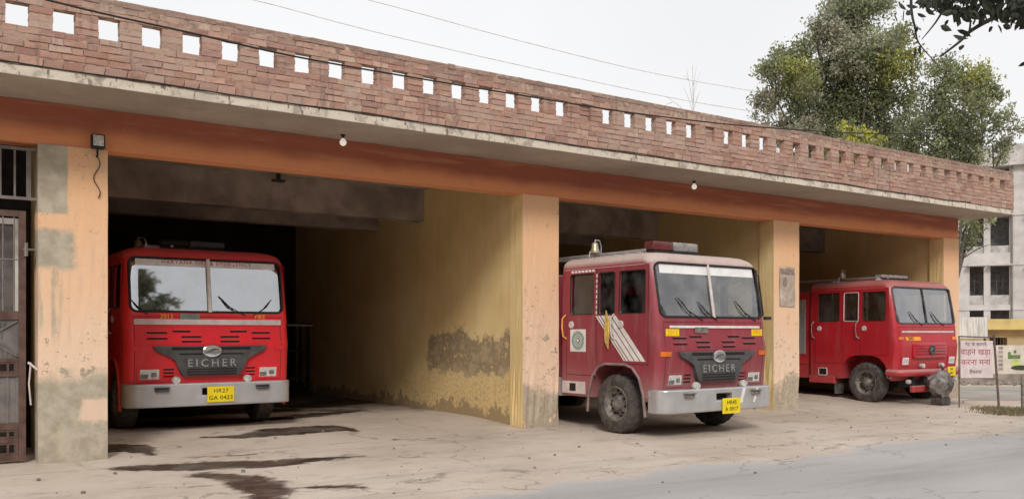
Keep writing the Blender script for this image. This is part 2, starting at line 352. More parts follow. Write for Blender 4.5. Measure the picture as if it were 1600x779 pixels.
def glass_mat(name, dustc, dust, refl):
    t = NT(name)
    tr = t.n("ShaderNodeBsdfTransparent"); tr.inputs[0].default_value = (0.72, 0.76, 0.74, 1)
    gl = t.n("ShaderNodeBsdfGlossy"); gl.inputs['Roughness'].default_value = 0.03; gl.inputs[0].default_value = (0.95, 0.97, 1, 1)
    df = t.n("ShaderNodeBsdfDiffuse"); df.inputs[0].default_value = (*dustc, 1)
    fr = t.n("ShaderNodeFresnel"); fr.inputs[0].default_value = 1.5
    f = t.math('ADD', fr.outputs[0], refl, clamp=True)
    m1 = t.n("ShaderNodeMixShader"); t.put(m1.inputs[0], f); t.t.links.new(tr.outputs[0], m1.inputs[1]); t.t.links.new(gl.outputs[0], m1.inputs[2])
    nz = t.math('MULTIPLY', t.sst(t.noise(2.5, 6, 0.68), 0.34, 0.70), dust * 2, clamp=True)
    m2 = t.n("ShaderNodeMixShader"); t.put(m2.inputs[0], nz); t.t.links.new(m1.outputs[0], m2.inputs[1]); t.t.links.new(df.outputs[0], m2.inputs[2])
    t.t.links.new(m2.outputs[0], t.out.inputs[0]); return t.m
M_GLASS = glass_mat("dusty windscreen glass", (0.45, 0.44, 0.43), 0.15, 0.13)
M_GLASS_CLEAN = glass_mat("windscreen glass", (0.4, 0.4, 0.4), 0.05, 0.42)
M_GLASS3 = glass_mat("bright windscreen glass", (0.45, 0.44, 0.43), 0.13, 0.24)
M_SIDEGLASS = glass_mat("side window glass", (0.30, 0.28, 0.27), 0.08, 0.03)

def paint_mat(name, c, dust, dustc, rough=0.38, coat=0.2):
    t = NT(name)
    n1 = t.noise(1.5, 6, 0.6); n2 = t.noise(14, 5, 0.7); x, y, z = t.xyz()
    col = t.mix(t.sst(n1, 0.3, 0.7), sc(c, 0.9), sc(c, 1.1))
    g = t.n("ShaderNodeNewGeometry"); s3 = t.n("ShaderNodeSeparateXYZ"); t.t.links.new(g.outputs['Normal'], s3.inputs[0])
    up = t.sst(s3.outputs[2], 0.12, 0.6)
    lowd = t.math('MULTIPLY', t.math('SUBTRACT', 1.0, t.sst(t.math('ADD', z, t.math('MULTIPLY', n1, 0.5)), 0.75, 1.35)), 0.45)
    f = t.math('MULTIPLY', t.math('ADD', t.math('ADD', t.math('MULTIPLY', up, 1.5), lowd), 0.10), dust)
    f = t.math('MULTIPLY', f, t.math('ADD', 0.55, t.math('MULTIPLY', t.math('ADD', n1, n2), 0.45)), clamp=True)
    col = t.mix(f, col, dustc)
    stk = t.noise(5, 6, 0.65, stretch=(1.6, 1.6, 0.22)); col = t.mix(t.math('MULTIPLY', t.sst(stk, 0.52, 0.72), 0.28 * min(1.0, dust * 1.3 + 0.25)), col, sc(dustc, 0.55))
    chp = t.noise(17, 7, 0.8); col = t.mix(t.math('MULTIPLY', t.sst(chp, 0.66, 0.675), 0.6), col, (0.16, 0.10, 0.085))
    t.bump(t.math('ADD', t.noise(1.8, 3, 0.5), t.math('MULTIPLY', t.noise(7, 3, 0.5), 0.12)), 0.10, 0.06)
    rr = t.math('ADD', rough, t.math('ADD', t.math('MULTIPLY', f, 0.5), t.math('MULTIPLY', t.math('SUBTRACT', n2, 0.5), 0.3)), clamp=True)
    t.set(col, rr, 0, 0.5)
    t.b.inputs['Coat Weight'].default_value = coat; t.b.inputs['Coat Roughness'].default_value = 0.2
    return t.m

# ------------------------------------------------------------------ ground and road
def sheet(name, x0, x1, y0, y1, z, mat):
    b = NB(); b.faces.new([b.verts.new(p) for p in ((x0, y0, z), (x1, y0, z), (x1, y1, z), (x0, y1, z))])
    return tag(obj(name, b, mat), kind="structure")
sheet("ground", -400, 600, -300, 700, 0.0, M_GROUND)
sheet("road", -300, 400, -10.4, -3.0, 0.004, M_ROAD)
M_SIDEROAD = simple("pale side road", (0.36, 0.33, 0.30), 0.9, spec=0.2, var=0.15, scale=0.8, bump=0.2, bscale=30)
def fz(yy):                                                    # floor height: a gentle ramp into the bays
    q = min(1.0, max(0.0, (yy + 0.7) / 2.6)); return 0.002 + 0.098 * q * q * (3 - 2 * q)

# ------------------------------------------------------------------ fire station
PIL = [(-1.15, -0.40), (1.39, 2.145), (8.29, 9.01), (14.31, 15.08), (20.28, 20.92)]
XL, XR, YF, YB = -3.5, 21.37, -1.09, 10.0
ZB, ZS0, ZS1 = 3.76, 4.255, 4.365
st = thing("fire_station", "long single storey fire station with open bays and a brick parapet", "building")
b = NB(); box(b, XL, XR, YF, YB + 0.25, ZS0, ZS1)
bmesh.ops.subdivide_edges(b, edges=[e for e in b.edges if abs(e.verts[0].co.x - e.verts[1].co.x) > 5], cuts=120)
for v in b.verts:
    if v.co.y < YF + 0.01: v.co.y += random.uniform(0, 0.012); v.co.z += random.uniform(-0.008, 0.008) if v.co.z > 4.3 else random.uniform(-0.004, 0.004)
obj("roof_slab", b, M_SLAB, st)
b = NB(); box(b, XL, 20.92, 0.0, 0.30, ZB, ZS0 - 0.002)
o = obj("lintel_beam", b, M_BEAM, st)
for i, (a, c_) in enumerate(PIL):
    b = NB(); box(b, a, c_, -0.015, 0.34, 0, ZB)
    bmesh.ops.subdivide_edges(b, edges=list(b.edges), cuts=10, use_grid_fill=True)
    for v in b.verts:
        if v.co.z > 0.02 and v.co.z < 3.7:
            k = 0.016 if v.co.z < 0.9 and i != 1 else 0.0025
            v.co.x += random.uniform(-k, k); v.co.y += random.uniform(-k, k)
    po_ = obj("pillar", b, [M_PILLAR_P if i == 1 else M_PILLAR, M_YWALL], st)
    for f in po_.data.polygons:
        if i >= 2 and f.normal.x < -0.7: f.material_index = 1
for i, (a, c_, m) in enumerate([(-1.10, -0.45, M_YWALL), (1.45, 2.10, M_YWALL), (8.325, 8.95, M_YWALL_S), (14.36, 15.0, M_YWALL), (20.33, 20.86, M_YWALL)]):
    b = NB(); box(b, a, c_, 0.342, YB, 0, ZS0 - 0.003); obj("partition_wall", b, m, st)
b = NB(); box(b, XL, 20.86, YB + 0.002, YB + 0.23, 0, ZS0 - 0.003); obj("back_wall", b, M_BACKWALL, st)
b = NB(); box(b, XL, -1.152, 0.02, 0.25, 0, ZB - 0.002); obj("front_wall", b, M_YWALL, st)
for yy in (3.3, 5.25):
    for a, c_ in ((2.102, 8.323), (8.952, 14.358), (15.002, 20.328)):
        b = NB(); box(b, a, c_, yy, yy + 0.28, 3.66, ZS0 - 0.002); obj("ceiling_beam", b, M_CONC, st)
# garage floor with its ramp
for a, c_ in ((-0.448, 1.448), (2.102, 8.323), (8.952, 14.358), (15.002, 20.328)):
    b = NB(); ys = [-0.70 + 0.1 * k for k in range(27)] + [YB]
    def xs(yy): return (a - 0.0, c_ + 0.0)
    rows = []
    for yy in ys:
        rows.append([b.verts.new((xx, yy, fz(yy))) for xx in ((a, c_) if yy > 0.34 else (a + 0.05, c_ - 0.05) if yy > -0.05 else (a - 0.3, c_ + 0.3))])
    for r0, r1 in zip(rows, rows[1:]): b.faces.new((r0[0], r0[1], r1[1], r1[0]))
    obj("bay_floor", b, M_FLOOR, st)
# brick parapet, each brick modelled inside the parapet's mesh; real openings
def tone():
    k = random.random()
    base = random.choice([(0.430, 0.245, 0.190), (0.465, 0.280, 0.220), (0.395, 0.220, 0.170), (0.490, 0.320, 0.255), (0.420, 0.265, 0.215), (0.345, 0.200, 0.165)])
    v = random.uniform(0.86, 1.12)
    if k < 0.05: base = (0.46, 0.33, 0.26)
    return (base[0] * v, base[1] * v, base[2] * v, 1)
PITCH, HW, HX0 = 0.4497, 0.213, 1.413                     # holes: pitch, width, start of one
BV, BF, BC = [], [], []
def brick(x0, x1, y0, y1, z0, z1, skew=0.0):
    i = len(BV); j = lambda k=0.006: random.uniform(-k, k)
    for p in ((x0,y0,z0),(x1,y0,z0),(x1,y1,z0),(x0,y1,z0),(x0,y0,z1),(x1,y0,z1),(x1,y1,z1),(x0,y1,z1)):
        BV.append((p[0] + j() + (skew if p[2] == z1 else 0), p[1] + (j(0.005) if p[1] == y0 else 0), p[2] + j(0.0045)))
    for f in ((0,3,2,1),(4,5,6,7),(0,1,5,4),(1,2,6,5),(2,3,7,6),(3,0,4,7)): BF.append([i + q for q in f])
    c = tone(); BC.extend([c] * 8)
YP = YF + 0.012
ZP = ZS1 + 0.004
xx = XL + 0.02
while xx < XR - 0.03:                                       # lowest course: bricks on edge
    L = random.uniform(0.17, 0.235); e = min(xx + L, XR - 0.01)
    brick(xx, e - 0.014, YP - 0.012 + random.uniform(-0.008, 0.008), YP + 0.11, ZP + 0.012, ZP + 0.10 + random.uniform(-0.008, 0.004), random.uniform(0.0, 0.03)); xx = e
CH = 0.0765; NCOURSE = 10; zc = ZP + 0.112
kmin = int(math.floor((XL - HX0) / PITCH)); kmax = int((XR - 0.3 - HX0) / PITCH)
FILLED = {16, 22}
for ci in range(NCOURSE):
    z0 = zc + ci * CH; yj = random.uniform(-0.003, 0.003)
    if ci in (4, 5, 6):
        for k in range(kmin, kmax + 1):
            a = HX0 + k * PITCH + HW; e = HX0 + (k + 1) * PITCH
            if k == kmax: e = XR - 0.012
            if k == kmin: a = max(a - PITCH, XL + 0.02)
            n = 1 if e - a < 0.3 else 2
            for q in range(n):
                brick(a + (e - a) * q / n + 0.003, a + (e - a) * (q + 1) / n - 0.003, YP + yj + random.uniform(-0.005, 0.005), YP + 0.115, z0 + 0.006, z0 + CH - 0.006)
            if k in FILLED:
                brick(HX0 + k * PITCH + 0.004, HX0 + k * PITCH + HW - 0.004, YP + 0.05, YP + 0.11, z0 + 0.004, z0 + CH - 0.004)
    else:
        xx = XL + 0.02 - (0.0 if ci % 2 else 0.11)
        while xx < XR - 0.03:
            L = random.choice((0.23, 0.23, 0.24, 0.115)); a = max(xx, XL + 0.01); e = min(xx + L, XR - 0.012)
            if e - a > 0.03: brick(a + 0.005, e - 0.005, YP + yj + random.uniform(-0.006, 0.006), YP + 0.115, z0 + random.uniform(0.005, 0.009), z0 + CH - random.uniform(0.005, 0.009) - (random.choice((0, 0, 0.012, 0.03)) if ci == NCOURSE - 1 else 0))
            xx += L
me = bpy.data.meshes.new("parapet"); me.from_pydata(BV, [], BF); me.update()
ca = me.color_attributes.new("tone", 'FLOAT_COLOR', 'POINT')
ca.data.foreach_set("color", np.array(BC, dtype=np.float32).ravel())
par = obj("parapet", me, M_BRICK, st)
b = NB()                                                    # mortar body behind the brick faces
z1h, z2h, zt = zc + 4 * CH, zc + 7 * CH, zc + NCOURSE * CH
ym0, ym1 = YP + 0.006, YP + 0.105
box(b, XL + 0.01, XR - 0.02, ym0, ym1, ZP - 0.003, z1h - 0.004); box(b, XL + 0.01, XR - 0.02, ym0, ym1, z2h + 0.004, zt - 0.006)
for k in range(kmin, kmax + 1):
    a = HX0 + k * PITCH + HW; e = HX0 + (k + 1) * PITCH
    if k == kmax: e = XR - 0.02
    box(b, a + 0.008, e - 0.008, ym0, ym1, z1h - 0.004, z2h + 0.004)
o = obj("mortar_bed", b, M_MORTAR, par)
# side return of the parapet
b = NB(); box(b, XR - 0.12, XR - 0.012, YP + 0.12, YB + 0.2, ZS1 + 0.002, zt - 0.02)
me = bpy.data.meshes.new("side_parapet"); b.to_mesh(me); b.free()
ca = me.color_attributes.new("tone", 'FLOAT_COLOR', 'POINT'); ca.data.foreach_set("color", np.array([(0.35, 0.17, 0.12, 1)] * 8, dtype=np.float32).ravel())
obj("side_parapet", me, M_BRICK, st)
# small room behind the gate: a white door frame in the dark
b = NB(); zt_ = 2.93
box(b, 1.20, 1.27, 0.60, 0.66, 0.02, zt_); box(b, 0.30, 1.198, 0.60, 0.66, zt_ - 0.07, zt_); box(b, 0.30, 0.37, 0.60, 0.66, 0.02, zt_ - 0.072)
obj("door_frame", b, M_WHITE, st)
b = NB(); box(b, 0.372, 1.198, 0.63, 0.66, 0.02, zt_ - 0.072); obj("door_panel", b, M_SHEET, st)
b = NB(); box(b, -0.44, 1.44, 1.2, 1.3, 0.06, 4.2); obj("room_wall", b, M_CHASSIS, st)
b = NB(); tube(b, [(5.4, 3.1, 4.24), (5.4, 3.1, 4.14)], 0.035, 10); box(b, 5.3, 5.5, 3.03, 3.17, 4.11, 4.14); obj("ceiling_hook", b, M_CHASSIS, st)

# ------------------------------------------------------------------ gate
g = thing("metal_gate", "brown barred metal gate beside the patched pillar, with square holes near its foot", "gate", (0, 0.12, 0))
gx0, gx1 = 0.44, 1.275
b = NB()
for xa in (gx0, gx1 - 0.075): box(b, xa, xa + 0.075, -0.02, 0.02, 0.06, 2.97)
for za, zb in ((2.90, 2.97), (1.70, 1.80), (1.21, 1.25), (1.04, 1.08), (0.42, 0.50), (0.27, 0.32), (0.06, 0.13)):
    box(b, gx0 + 0.077, gx1 - 0.077, -0.019, 0.019, za, zb)
obj("frame", b, M_GATE, g)
b = NB()
for k in range(6):
    xa = gx0 + 0.14 + k * 0.115; tube(b, [(xa, 0, 1.79), (xa, 0, 2.91)], 0.009, 6)
tube(b, [(gx0 + 0.07, -0.012, 2.40), (gx1 - 0.07, -0.012, 2.40)], 0.010, 6)
obj("bar_grille", b, M_GREYBAR, g)
b = NB(); box(b, gx0 + 0.06, gx1 - 0.06, 0.004, 0.012, 1.23, 1.72)
for s_ in (0, 1):
    p0 = Vector((gx0 + 0.09, -0.006, 1.27 if s_ else 1.68)); p1 = Vector((gx1 - 0.09, -0.006, 1.68 if s_ else 1.27)); tube(b, [p0, p1], 0.012, 6)
for k in range(5): tube(b, [(gx1 - 0.09 - k * 0.05, -0.004, 1.27), (gx1 - 0.42 + k * 0.05, -0.004, 1.68)], 0.006, 6)
obj("upper_sheet", b, M_SHEET, g)
b = NB(); box(b, gx0 + 0.06, gx1 - 0.06, 0.004, 0.012, 0.46, 1.06)
for k in range(7): xa = gx0 + 0.13 + k * 0.1; box(b, xa, xa + 0.03, -0.006, 0.003, 0.50, 1.04)
obj("lower_sheet", b, M_SHEET, g)
for za, zb, ya in ((1.08, 1.21, 0), (0.32, 0.42, 0), (0.13, 0.27, 0)):
    b = NB(); box(b, gx0 + 0.08, gx1 - 0.08, -0.012, 0.012, za + 0.002, zb - 0.002); cs = []
    for k in range(7):
        xa = gx0 + 0.095 + k * 0.0945; q = NB(); box(q, xa, xa + 0.070, -0.1, 0.1, za + 0.022, zb - 0.022); cs.append(q)
    obj("pierced_panel", boolean(b, cs), M_GATE, g)
b = NB(); tube(b, [(gx1 - 0.03, -0.03, 2.52), (gx1 + 0.10, -0.02, 2.52)], 0.014, 8); tube(b, [(gx1 + 0.0, -0.035, 2.44), (gx1 + 0.0, -0.035, 2.60)], 0.022, 8)
obj("latch", b, M_GREYBAR, g)
b = NB(); tube(b, [(gx1 + 0.05, -0.03, 1.20), (gx1 + 0.03, -0.035, 0.95), (gx1 + 0.05, -0.03, 0.7)], 0.010, 6); tube(b, [(gx1 + 0.02, -0.04, 1.20), (gx1 + 0.13, -0.1, 1.10)], 0.014, 6)
obj("bolt", b, M_WHITEPINK, g)
tr_ = thing("window_grille", "grey barred grille in the dark opening above the brown gate", "grille", (0, 0.12, 0))
b = NB()
for za in (3.10, 3.68): box(b, -0.40, 1.388, -0.02, 0.02, za, za + 0.035)
obj("rail", b, M_GREYBAR, tr_)
b = NB()
for k in range(12):
    xa = -0.32 + k * 0.147; box(b, xa, xa + 0.022, -0.008, 0.008, 3.136, 3.679)
box(b, 1.28, 1.33, -0.012, 0.012, 3.136, 3.679)
obj("bar_grille", b, M_GREYBAR, tr_)

# ------------------------------------------------------------------ lamps on the front
fl = thing("floodlight", "small square floodlight at the top of the patched pillar", "lamp", (2.02, -0.02, 3.80))
obj("housing", bbox(-0.075, 0.075, -0.12, -0.02, -0.05, 0.12, 0.012), M_BLACK, fl)
obj("lens", bbox(-0.058, 0.058, -0.126, -0.1205, -0.02, 0.105, 0.002, 1), M_LENS, fl)
b = NB(); tube(b, [(0, -0.05, -0.05), (0, -0.05, -0.12), (0, 0.0, -0.13)], 0.012, 8); obj("bracket", b, M_BLACK, fl)
b = NB(); pts = []
for k in range(22):
    q = k / 21; pts.append((0.0 + 0.035 * math.sin(q * 9), -0.004 - 0.012 * abs(math.sin(q * 5)), -0.13 - 0.50 * q))
tube(b, pts, 0.006, 6); obj("cord", b, M_CABLE, fl)
bt = NT("white bulb"); bt.set((0.85, 0.83, 0.78), 0.3); bt.b.inputs['Emission Color'].default_value = (1, 0.93, 0.82, 1); bt.b.inputs['Emission Strength'].default_value = 0.35; M_BULB = bt.m
for (lx, ly, lab) in ((5.08, -0.32, "white light bulb under the eave above the wide dark bay"), (11.81, -0.32, "white light bulb under the eave above the maroon fire engine")):
    bu = thing("light_bulb", lab, "light bulb", (lx, ly, ZS0), 0, "bulbs under the eave")
    b = NB(); lathe(b, [(0.03, 0.0), (0.032, -0.02), (0.02, -0.025), (0.019, -0.05), (0.012, -0.055)], 14, axis='Z'); obj("holder", b, M_BLACK, bu, 40)
    b = NB(); lathe(b, [(0.016, -0.05), (0.022, -0.06), (0.042, -0.085), (0.048, -0.108), (0.040, -0.135), (0.018, -0.152), (0.0, -0.155)], 18, axis='Z'); obj("bulb_glass", b, M_BULB, bu, 60)

# ------------------------------------------------------------------ fire engines
LV = [(0.52, 0.09, 1.14, 0.09), (0.58, 0.05, 1.158, 0.11), (0.80, 0.03, 1.16, 0.12), (1.00, 0.008, 1.16, 0.12), (1.22, -0.012, 1.16, 0.12), (1.28, -0.016, 1.16, 0.12), (1.48, 0.030, 1.16, 0.12), (1.60, 0.030, 1.16, 0.12),
      (1.70, 0.035, 1.16, 0.13), (1.95, 0.075, 1.155, 0.13), (2.25, 0.125, 1.148, 0.14), (2.52, 0.170, 1.138, 0.15), (2.59, 0.20, 1.118, 0.165), (2.64, 0.245, 1.08, 0.18), (2.68, 0.32, 1.01, 0.20), (2.70, 0.42, 0.92, 0.22), (2.71, 0.62, 0.72, 0.24)]
LVa = np.array(LV)
def lv(z): return tuple(float(np.interp(z, LVa[:, 0], LVa[:, k])) for k in (1, 2, 3))
def fy(x, z, off=0.0):
    yf, hw, r = lv(z); d = abs(x) - (hw - r)
    return yf - off if d <= 0 else yf + r - math.sqrt(max((r + off) ** 2 - min(d, r) ** 2, 0))
def loft(levels, Lc):
    bm = NB(); rings = []
    for z, yf, hw, r in levels:
        P = []
        for k in range(11): P.append((-hw, Lc + (yf + r - Lc) * k / 10))
        for k in range(1, 8): a = R(180 + 90 * k / 8); P.append((-hw + r + r * math.cos(a), yf + r + r * math.sin(a)))
        for k in range(13): P.append((-hw + r + (2 * hw - 2 * r) * k / 12, yf))
        for k in range(1, 8): a = R(270 + 90 * k / 8); P.append((hw - r + r * math.cos(a), yf + r + r * math.sin(a)))
        for k in range(11): P.append((hw, yf + r + (Lc - yf - r) * k / 10))
        rings.append([bm.verts.new((p[0], p[1], z)) for p in P])
    n = len(rings[0])
    for A, B in zip(rings, rings[1:]):
        for k in range(n): bm.faces.new((A[k], A[(k + 1) % n], B[(k + 1) % n], B[k]))
    bm.faces.new(rings[0][::-1]); bm.faces.new(rings[-1]); return bm
def front_patch(bm, x0, x1, z0, z1, off, thick=0.004, nx=10, nz=2):
    def lay(o_): return [[bm.verts.new((x0 + (x1 - x0) * i / nx, fy(x0 + (x1 - x0) * i / nx, z0 + (z1 - z0) * j / nz, o_), z0 + (z1 - z0) * j / nz)) for i in range(nx + 1)] for j in range(nz + 1)]
    A, B = lay(off + thick), lay(off)
    for j in range(nz):
        for i in range(nx):
            bm.faces.new((A[j][i], A[j][i + 1], A[j + 1][i + 1], A[j + 1][i])); bm.faces.new((B[j][i], B[j + 1][i], B[j + 1][i + 1], B[j][i + 1]))
    for i in range(nx):
        bm.faces.new((A[0][i], B[0][i], B[0][i + 1], A[0][i + 1])); bm.faces.new((A[nz][i], A[nz][i + 1], B[nz][i + 1], B[nz][i]))
    for j in range(nz):
        bm.faces.new((A[j][0], A[j + 1][0], B[j + 1][0], B[j][0])); bm.faces.new((A[j][nx], B[j][nx], B[j + 1][nx], A[j + 1][nx]))
def hwz(z): return lv(z)[1]
def side_patch(bm, s, poly_cells, off, thick=0.004):
    """poly_cells: quads [(y,z)*4] on the flank s=-1/+1"""
    for q in poly_cells:
        A = [bm.verts.new((s * (hwz(z) + off + thick), y, z)) for y, z in q]; B = [bm.verts.new((s * (hwz(z) + off), y, z)) for y, z in q]
        bm.faces.new(A); bm.faces.new(B[::-1])
        for i in range(4): bm.faces.new((A[i], B[i], B[(i + 1) % 4], A[(i + 1) % 4]))
def grid_panel(bm, s, ys, zs, skip, off, thick):
    """door skin following the flank; skip(yc, zc) leaves a window hole"""
    def V(o_): return {(i, j): bm.verts.new((s * (hwz(z) + o_), y, z)) for i, y in enumerate(ys) for j, z in enumerate(zs)}
    A, B = V(off + thick), V(off)
    used = {(i, j) for i in range(len(ys) - 1) for j in range(len(zs) - 1) if not skip((ys[i] + ys[i + 1]) / 2, (zs[j] + zs[j + 1]) / 2)}
    for i, j in used:
        q = [(i, j), (i + 1, j), (i + 1, j + 1), (i, j + 1)]
        bm.faces.new([A[k] for k in q]); bm.faces.new([B[k] for k in q][::-1])
        for (di, dj), (u, v) in (((0, -1), (0, 1)), ((1, 0), (1, 2)), ((0, 1), (2, 3)), ((-1, 0), (3, 0))):
            if (i + di, j + dj) not in used: bm.faces.new((A[q[u]], B[q[u]], B[q[v]], A[q[v]]))
    for v in list(bm.verts):
        if not v.link_faces: bm.verts.remove(v)
def put_text_front(s, size, x, z, off, mat, parent, name="lettering", spacing=1.0, depth=0.003, fyf=None, bold=0.0):
    me = text_mesh(s, size, depth, spacing, bold); f = fyf or fy
    for v in me.vertices:
        X, Z, dz_ = x + v.co.x, z + v.co.y, v.co.z
        v.co = (X, f(X, Z) - off - dz_, Z)
    return obj(name, me, mat, parent)

def make_wheel():
    root = bpy.data.objects.new("wheel", None); COL.objects.link(root)
    b = NB(); n = 72
    prof = [(0.245, -0.11), (0.30, -0.125), (0.39, -0.125), (0.432, -0.105), (0.448, -0.07), (0.45, -0.03), (0.45, 0.03), (0.448, 0.07), (0.432, 0.105), (0.39, 0.125), (0.30, 0.125), (0.245, 0.11)]
    lathe(b, prof, n, cap=False)
    for v in b.verts:
        rr = math.hypot(v.co.y, v.co.z)
        if rr > 0.42 and abs(v.co.x) > 0.05:
            k = round(math.atan2(v.co.z, v.co.y) / (2 * math.pi / n))
            if k % 3 == 0: f_ = 0.965; v.co.y *= f_; v.co.z *= f_
    obj("tyre", b, M_TYRE, root, 35)
    b = NB(); lathe(b, [(0.262, 0.06), (0.262, 0.115), (0.248, 0.118), (0.238, 0.10), (0.225, 0.055), (0.205, 0.03), (0.165, 0.025), (0.135, 0.045), (0.115, 0.05), (0.105, 0.085), (0.085, 0.10), (0.0, 0.104)], 40, cap=False)
    rim = obj("rim", b, M_RIM, root, 35)
    b = NB()
    for k in range(8):
        a = 2 * math.pi * k / 8; M = Matrix.Translation((0.04, 0.15 * math.cos(a), 0.15 * math.sin(a)))
        lathe(b, [(0.016, -0.012), (0.016, 0.03), (0.010, 0.036), (0, 0.036)], 6, M)
    obj("lug_nut_ring", b, M_CHASSIS, rim)  # ring of hexagonal lug nuts in one mesh
    b = NB()
    for k in range(8):
        a = 2 * math.pi * (k + 0.5) / 8; M = Matrix.Translation((0.0295, 0.192 * math.cos(a), 0.192 * math.sin(a)))
        lathe(b, [(0.020, 0.0), (0.020, 0.006), (0, 0.0065)], 12, M)
    obj("wheel_vent", b, M_DARKVENT, rim)
    return root
def copy_tree(o, parent=None):
    c = o.copy(); COL.objects.link(c); c.parent = parent
    for ch in list(o.children): copy_tree(ch, c)
    return c
WHEEL = make_wheel(); wheel_used = [False]
def wheel(parent, x, y, z=0.45):
    if wheel_used[0]: o = copy_tree(WHEEL, parent)
    else: o = WHEEL; o.parent = parent; wheel_used[0] = True
    o.location = (x, y, z); o.rotation_euler = (random.uniform(0, 6), 0, 0 if x > 0 else math.pi)
    if x < 0: o.rotation_euler = (random.uniform(0, 6), 0, math.pi)
    return o

WZ0, WZ1 = 1.80, 2.43
WIN = [(0.27, 0.84), (0.94, 1.31), (1.42, 2.00)]
CABL, BODYL = 2.20, 6.3
def engine(cfg):
    A = cfg['style'] == 'A'; P = cfg['paint']; G = cfg['glass']
    rt = thing("fire_engine", cfg['label'], "fire engine", cfg['loc'], cfg.get('rz', 0), "fire engines parked in the station bays")
    rt.scale = (cfg.get('sx', 1), 1, cfg.get('sz', 1)); WY = cfg.get('wy', 0.915)
    # ---- body shell
    outer = loft(LV, CABL)
    inner_l = [(z, yf + 0.05, hw - 0.05, max(r - 0.03, 0.05)) for z, yf, hw, r in LV if 0.9 < z < 2.63]
    inner_l = [(1.0, inner_l[0][1], inner_l[0][2], inner_l[0][3])] + [q for q in inner_l if q[0] > 1.01]
    cut = [loft(inner_l, CABL - 0.06)]
    b = NB(); prism(b, rrect(-1.07, 1.07, 1.745, 2.53, 0.09), lambda x, z: (x, -0.4, z), lambda x, z: (x, 0.36, z)); cut.append(b)
    for s in (-1, 1):
        for y0, y1 in WIN:
            b = NB(); prism(b, rrect(y0, y1, WZ0, WZ1, 0.035, 3), lambda y, z: (s * 1.4, y, z), lambda y, z: (s * 0.98, y, z)); cut.append(b)
        arch = [(0.27, 0.3), (0.31, 0.62), (0.40, 0.86), (0.54, 1.00), (0.70, 1.045), (1.14, 1.045), (1.30, 1.0), (1.44, 0.86), (1.53, 0.62), (1.56, 0.3)]
        arch = [(y + cfg.get('ay', WY) - 0.915, z) for y, z in arch]
        b = NB(); prism(b, arch, lambda y, z: (s * 1.4, y, z), lambda y, z: (s * 0.66, y, z)); cut.append(b)
    me = boolean(outer, cut)
    body = obj("body", me, P, rt, 32)
    if A:
        for s in (-1, 1):
            b = NB(); tube(b, [(s * 1.163, y, z) for y, z in arch], 0.022, 8); obj("fender_lip", b, cfg['lip'], body, 60)
    # ---- windscreen
    def pane(x0, x1):
        b = NB(); nx, nz = 14, 8
        V = [[b.verts.new((x0 + (x1 - x0) * i / nx, fy(x0 + (x1 - x0) * i / nx, 1.715 + 0.85 * j / nz, -0.018), 1.715 + 0.85 * j / nz)) for i in range(nx + 1)] for j in range(nz + 1)]
        for j in range(nz):
            for i in range(nx): b.faces.new((V[j][i], V[j][i + 1], V[j + 1][i + 1], V[j + 1][i]))
        return b
    for x0, x1 in ((-1.088, -0.006), (0.006, 1.088)): obj("windscreen", pane(x0, x1), G, rt, 60)
    b = NB(); out = rrect(-1.07, 1.07, 1.745, 2.53, 0.09)
    dense = []
    for (xa, za), (xb, zb) in zip(out, out[1:] + out[:1]):
        n = max(1, int(math.hypot(xb - xa, zb - za) / 0.06))
        dense += [(xa + (xb - xa) * k / n, za + (zb - za) * k / n) for k in range(n)]
    tube(b, [(x, fy(x, z, 0.0), z) for x, z in dense + dense[:1]], 0.018, 6); obj("windscreen_seal", b, M_BLACK if A and cfg.get('dark_seal', True) else M_PLASTIC, rt, 60)
    b = NB(); tube(b, [(0.0, fy(0, z, 0.002), z) for z in (1.74, 2.0, 2.3, 2.54)], cfg.get('divr', 0.022), 8); obj("windscreen_divider", b, cfg['div'], rt, 60)
    if cfg.get('banner'):
        b = NB(); front_patch(b, -0.985, 0.985, cfg['banner'], 2.522, -0.016, 0.003, 20, 2); sb = obj("sun_strip", b, cfg['banner_mat'], rt)
        if cfg.get('banner_text'):
            put_text_front(cfg['banner_text'], 0.082, 0, 2.478, -0.014, M_REDTXT, sb, spacing=1.16)
    for wx, dx in cfg['wipers']:
        b = NB(); tube(b, [(wx, fy(wx, 1.70, 0.012), 1.70), (wx + dx * 0.75, fy(wx + dx * 0.75, 1.84, 0.03), 1.80 + 0.10 * abs(dx)), (wx + dx, fy(wx + dx, 1.98, 0.02), 1.80 + 0.42 * abs(dx))], 0.008, 6)
        tube(b, [(wx + dx * 0.55, fy(wx + dx * .55, 1.79, 0.012), 1.78), (wx + dx * 1.15, fy(wx + dx * 1.15, 2.05, 0.012), 1.82 + 0.52 * abs(dx))], 0.007, 6); obj("wiper", b, M_BLACK, rt)
    # ---- cab inside
    b = NB(); box(b, -1.05, 1.05, 0.16, 0.52, 1.05, 1.70); bevel(b, 0.05); obj("dashboard", b, M_PLASTIC, rt)
    for sx in (-0.58, 0.50):
        b = NB(); box(b, sx - 0.27, sx + 0.27, 0.85, 1.2, 1.02, 1.50); box(b, sx - 0.26, sx + 0.26, 1.14, 1.27, 1.52, 2.08); bevel(b, 0.04); se = obj("seat", b, M_SEAT, rt)
        b = NB(); box(b, sx - 0.13, sx + 0.13, 1.16, 1.25, 2.11, 2.28); bevel(b, 0.03); obj("headrest", b, M_WHITEPINK if cfg.get('covers') else M_SEAT, se)
    b = NB(); M = Matrix.Translation((-0.58, 0.56, 1.80)) @ Matrix.Rotation(R(62), 4, 'X')
    pts = [M @ Vector((0.21 * math.cos(2 * math.pi * k / 24), 0.21 * math.sin(2 * math.pi * k / 24), 0)) for k in range(25)]; tube(b, pts, 0.014, 6)
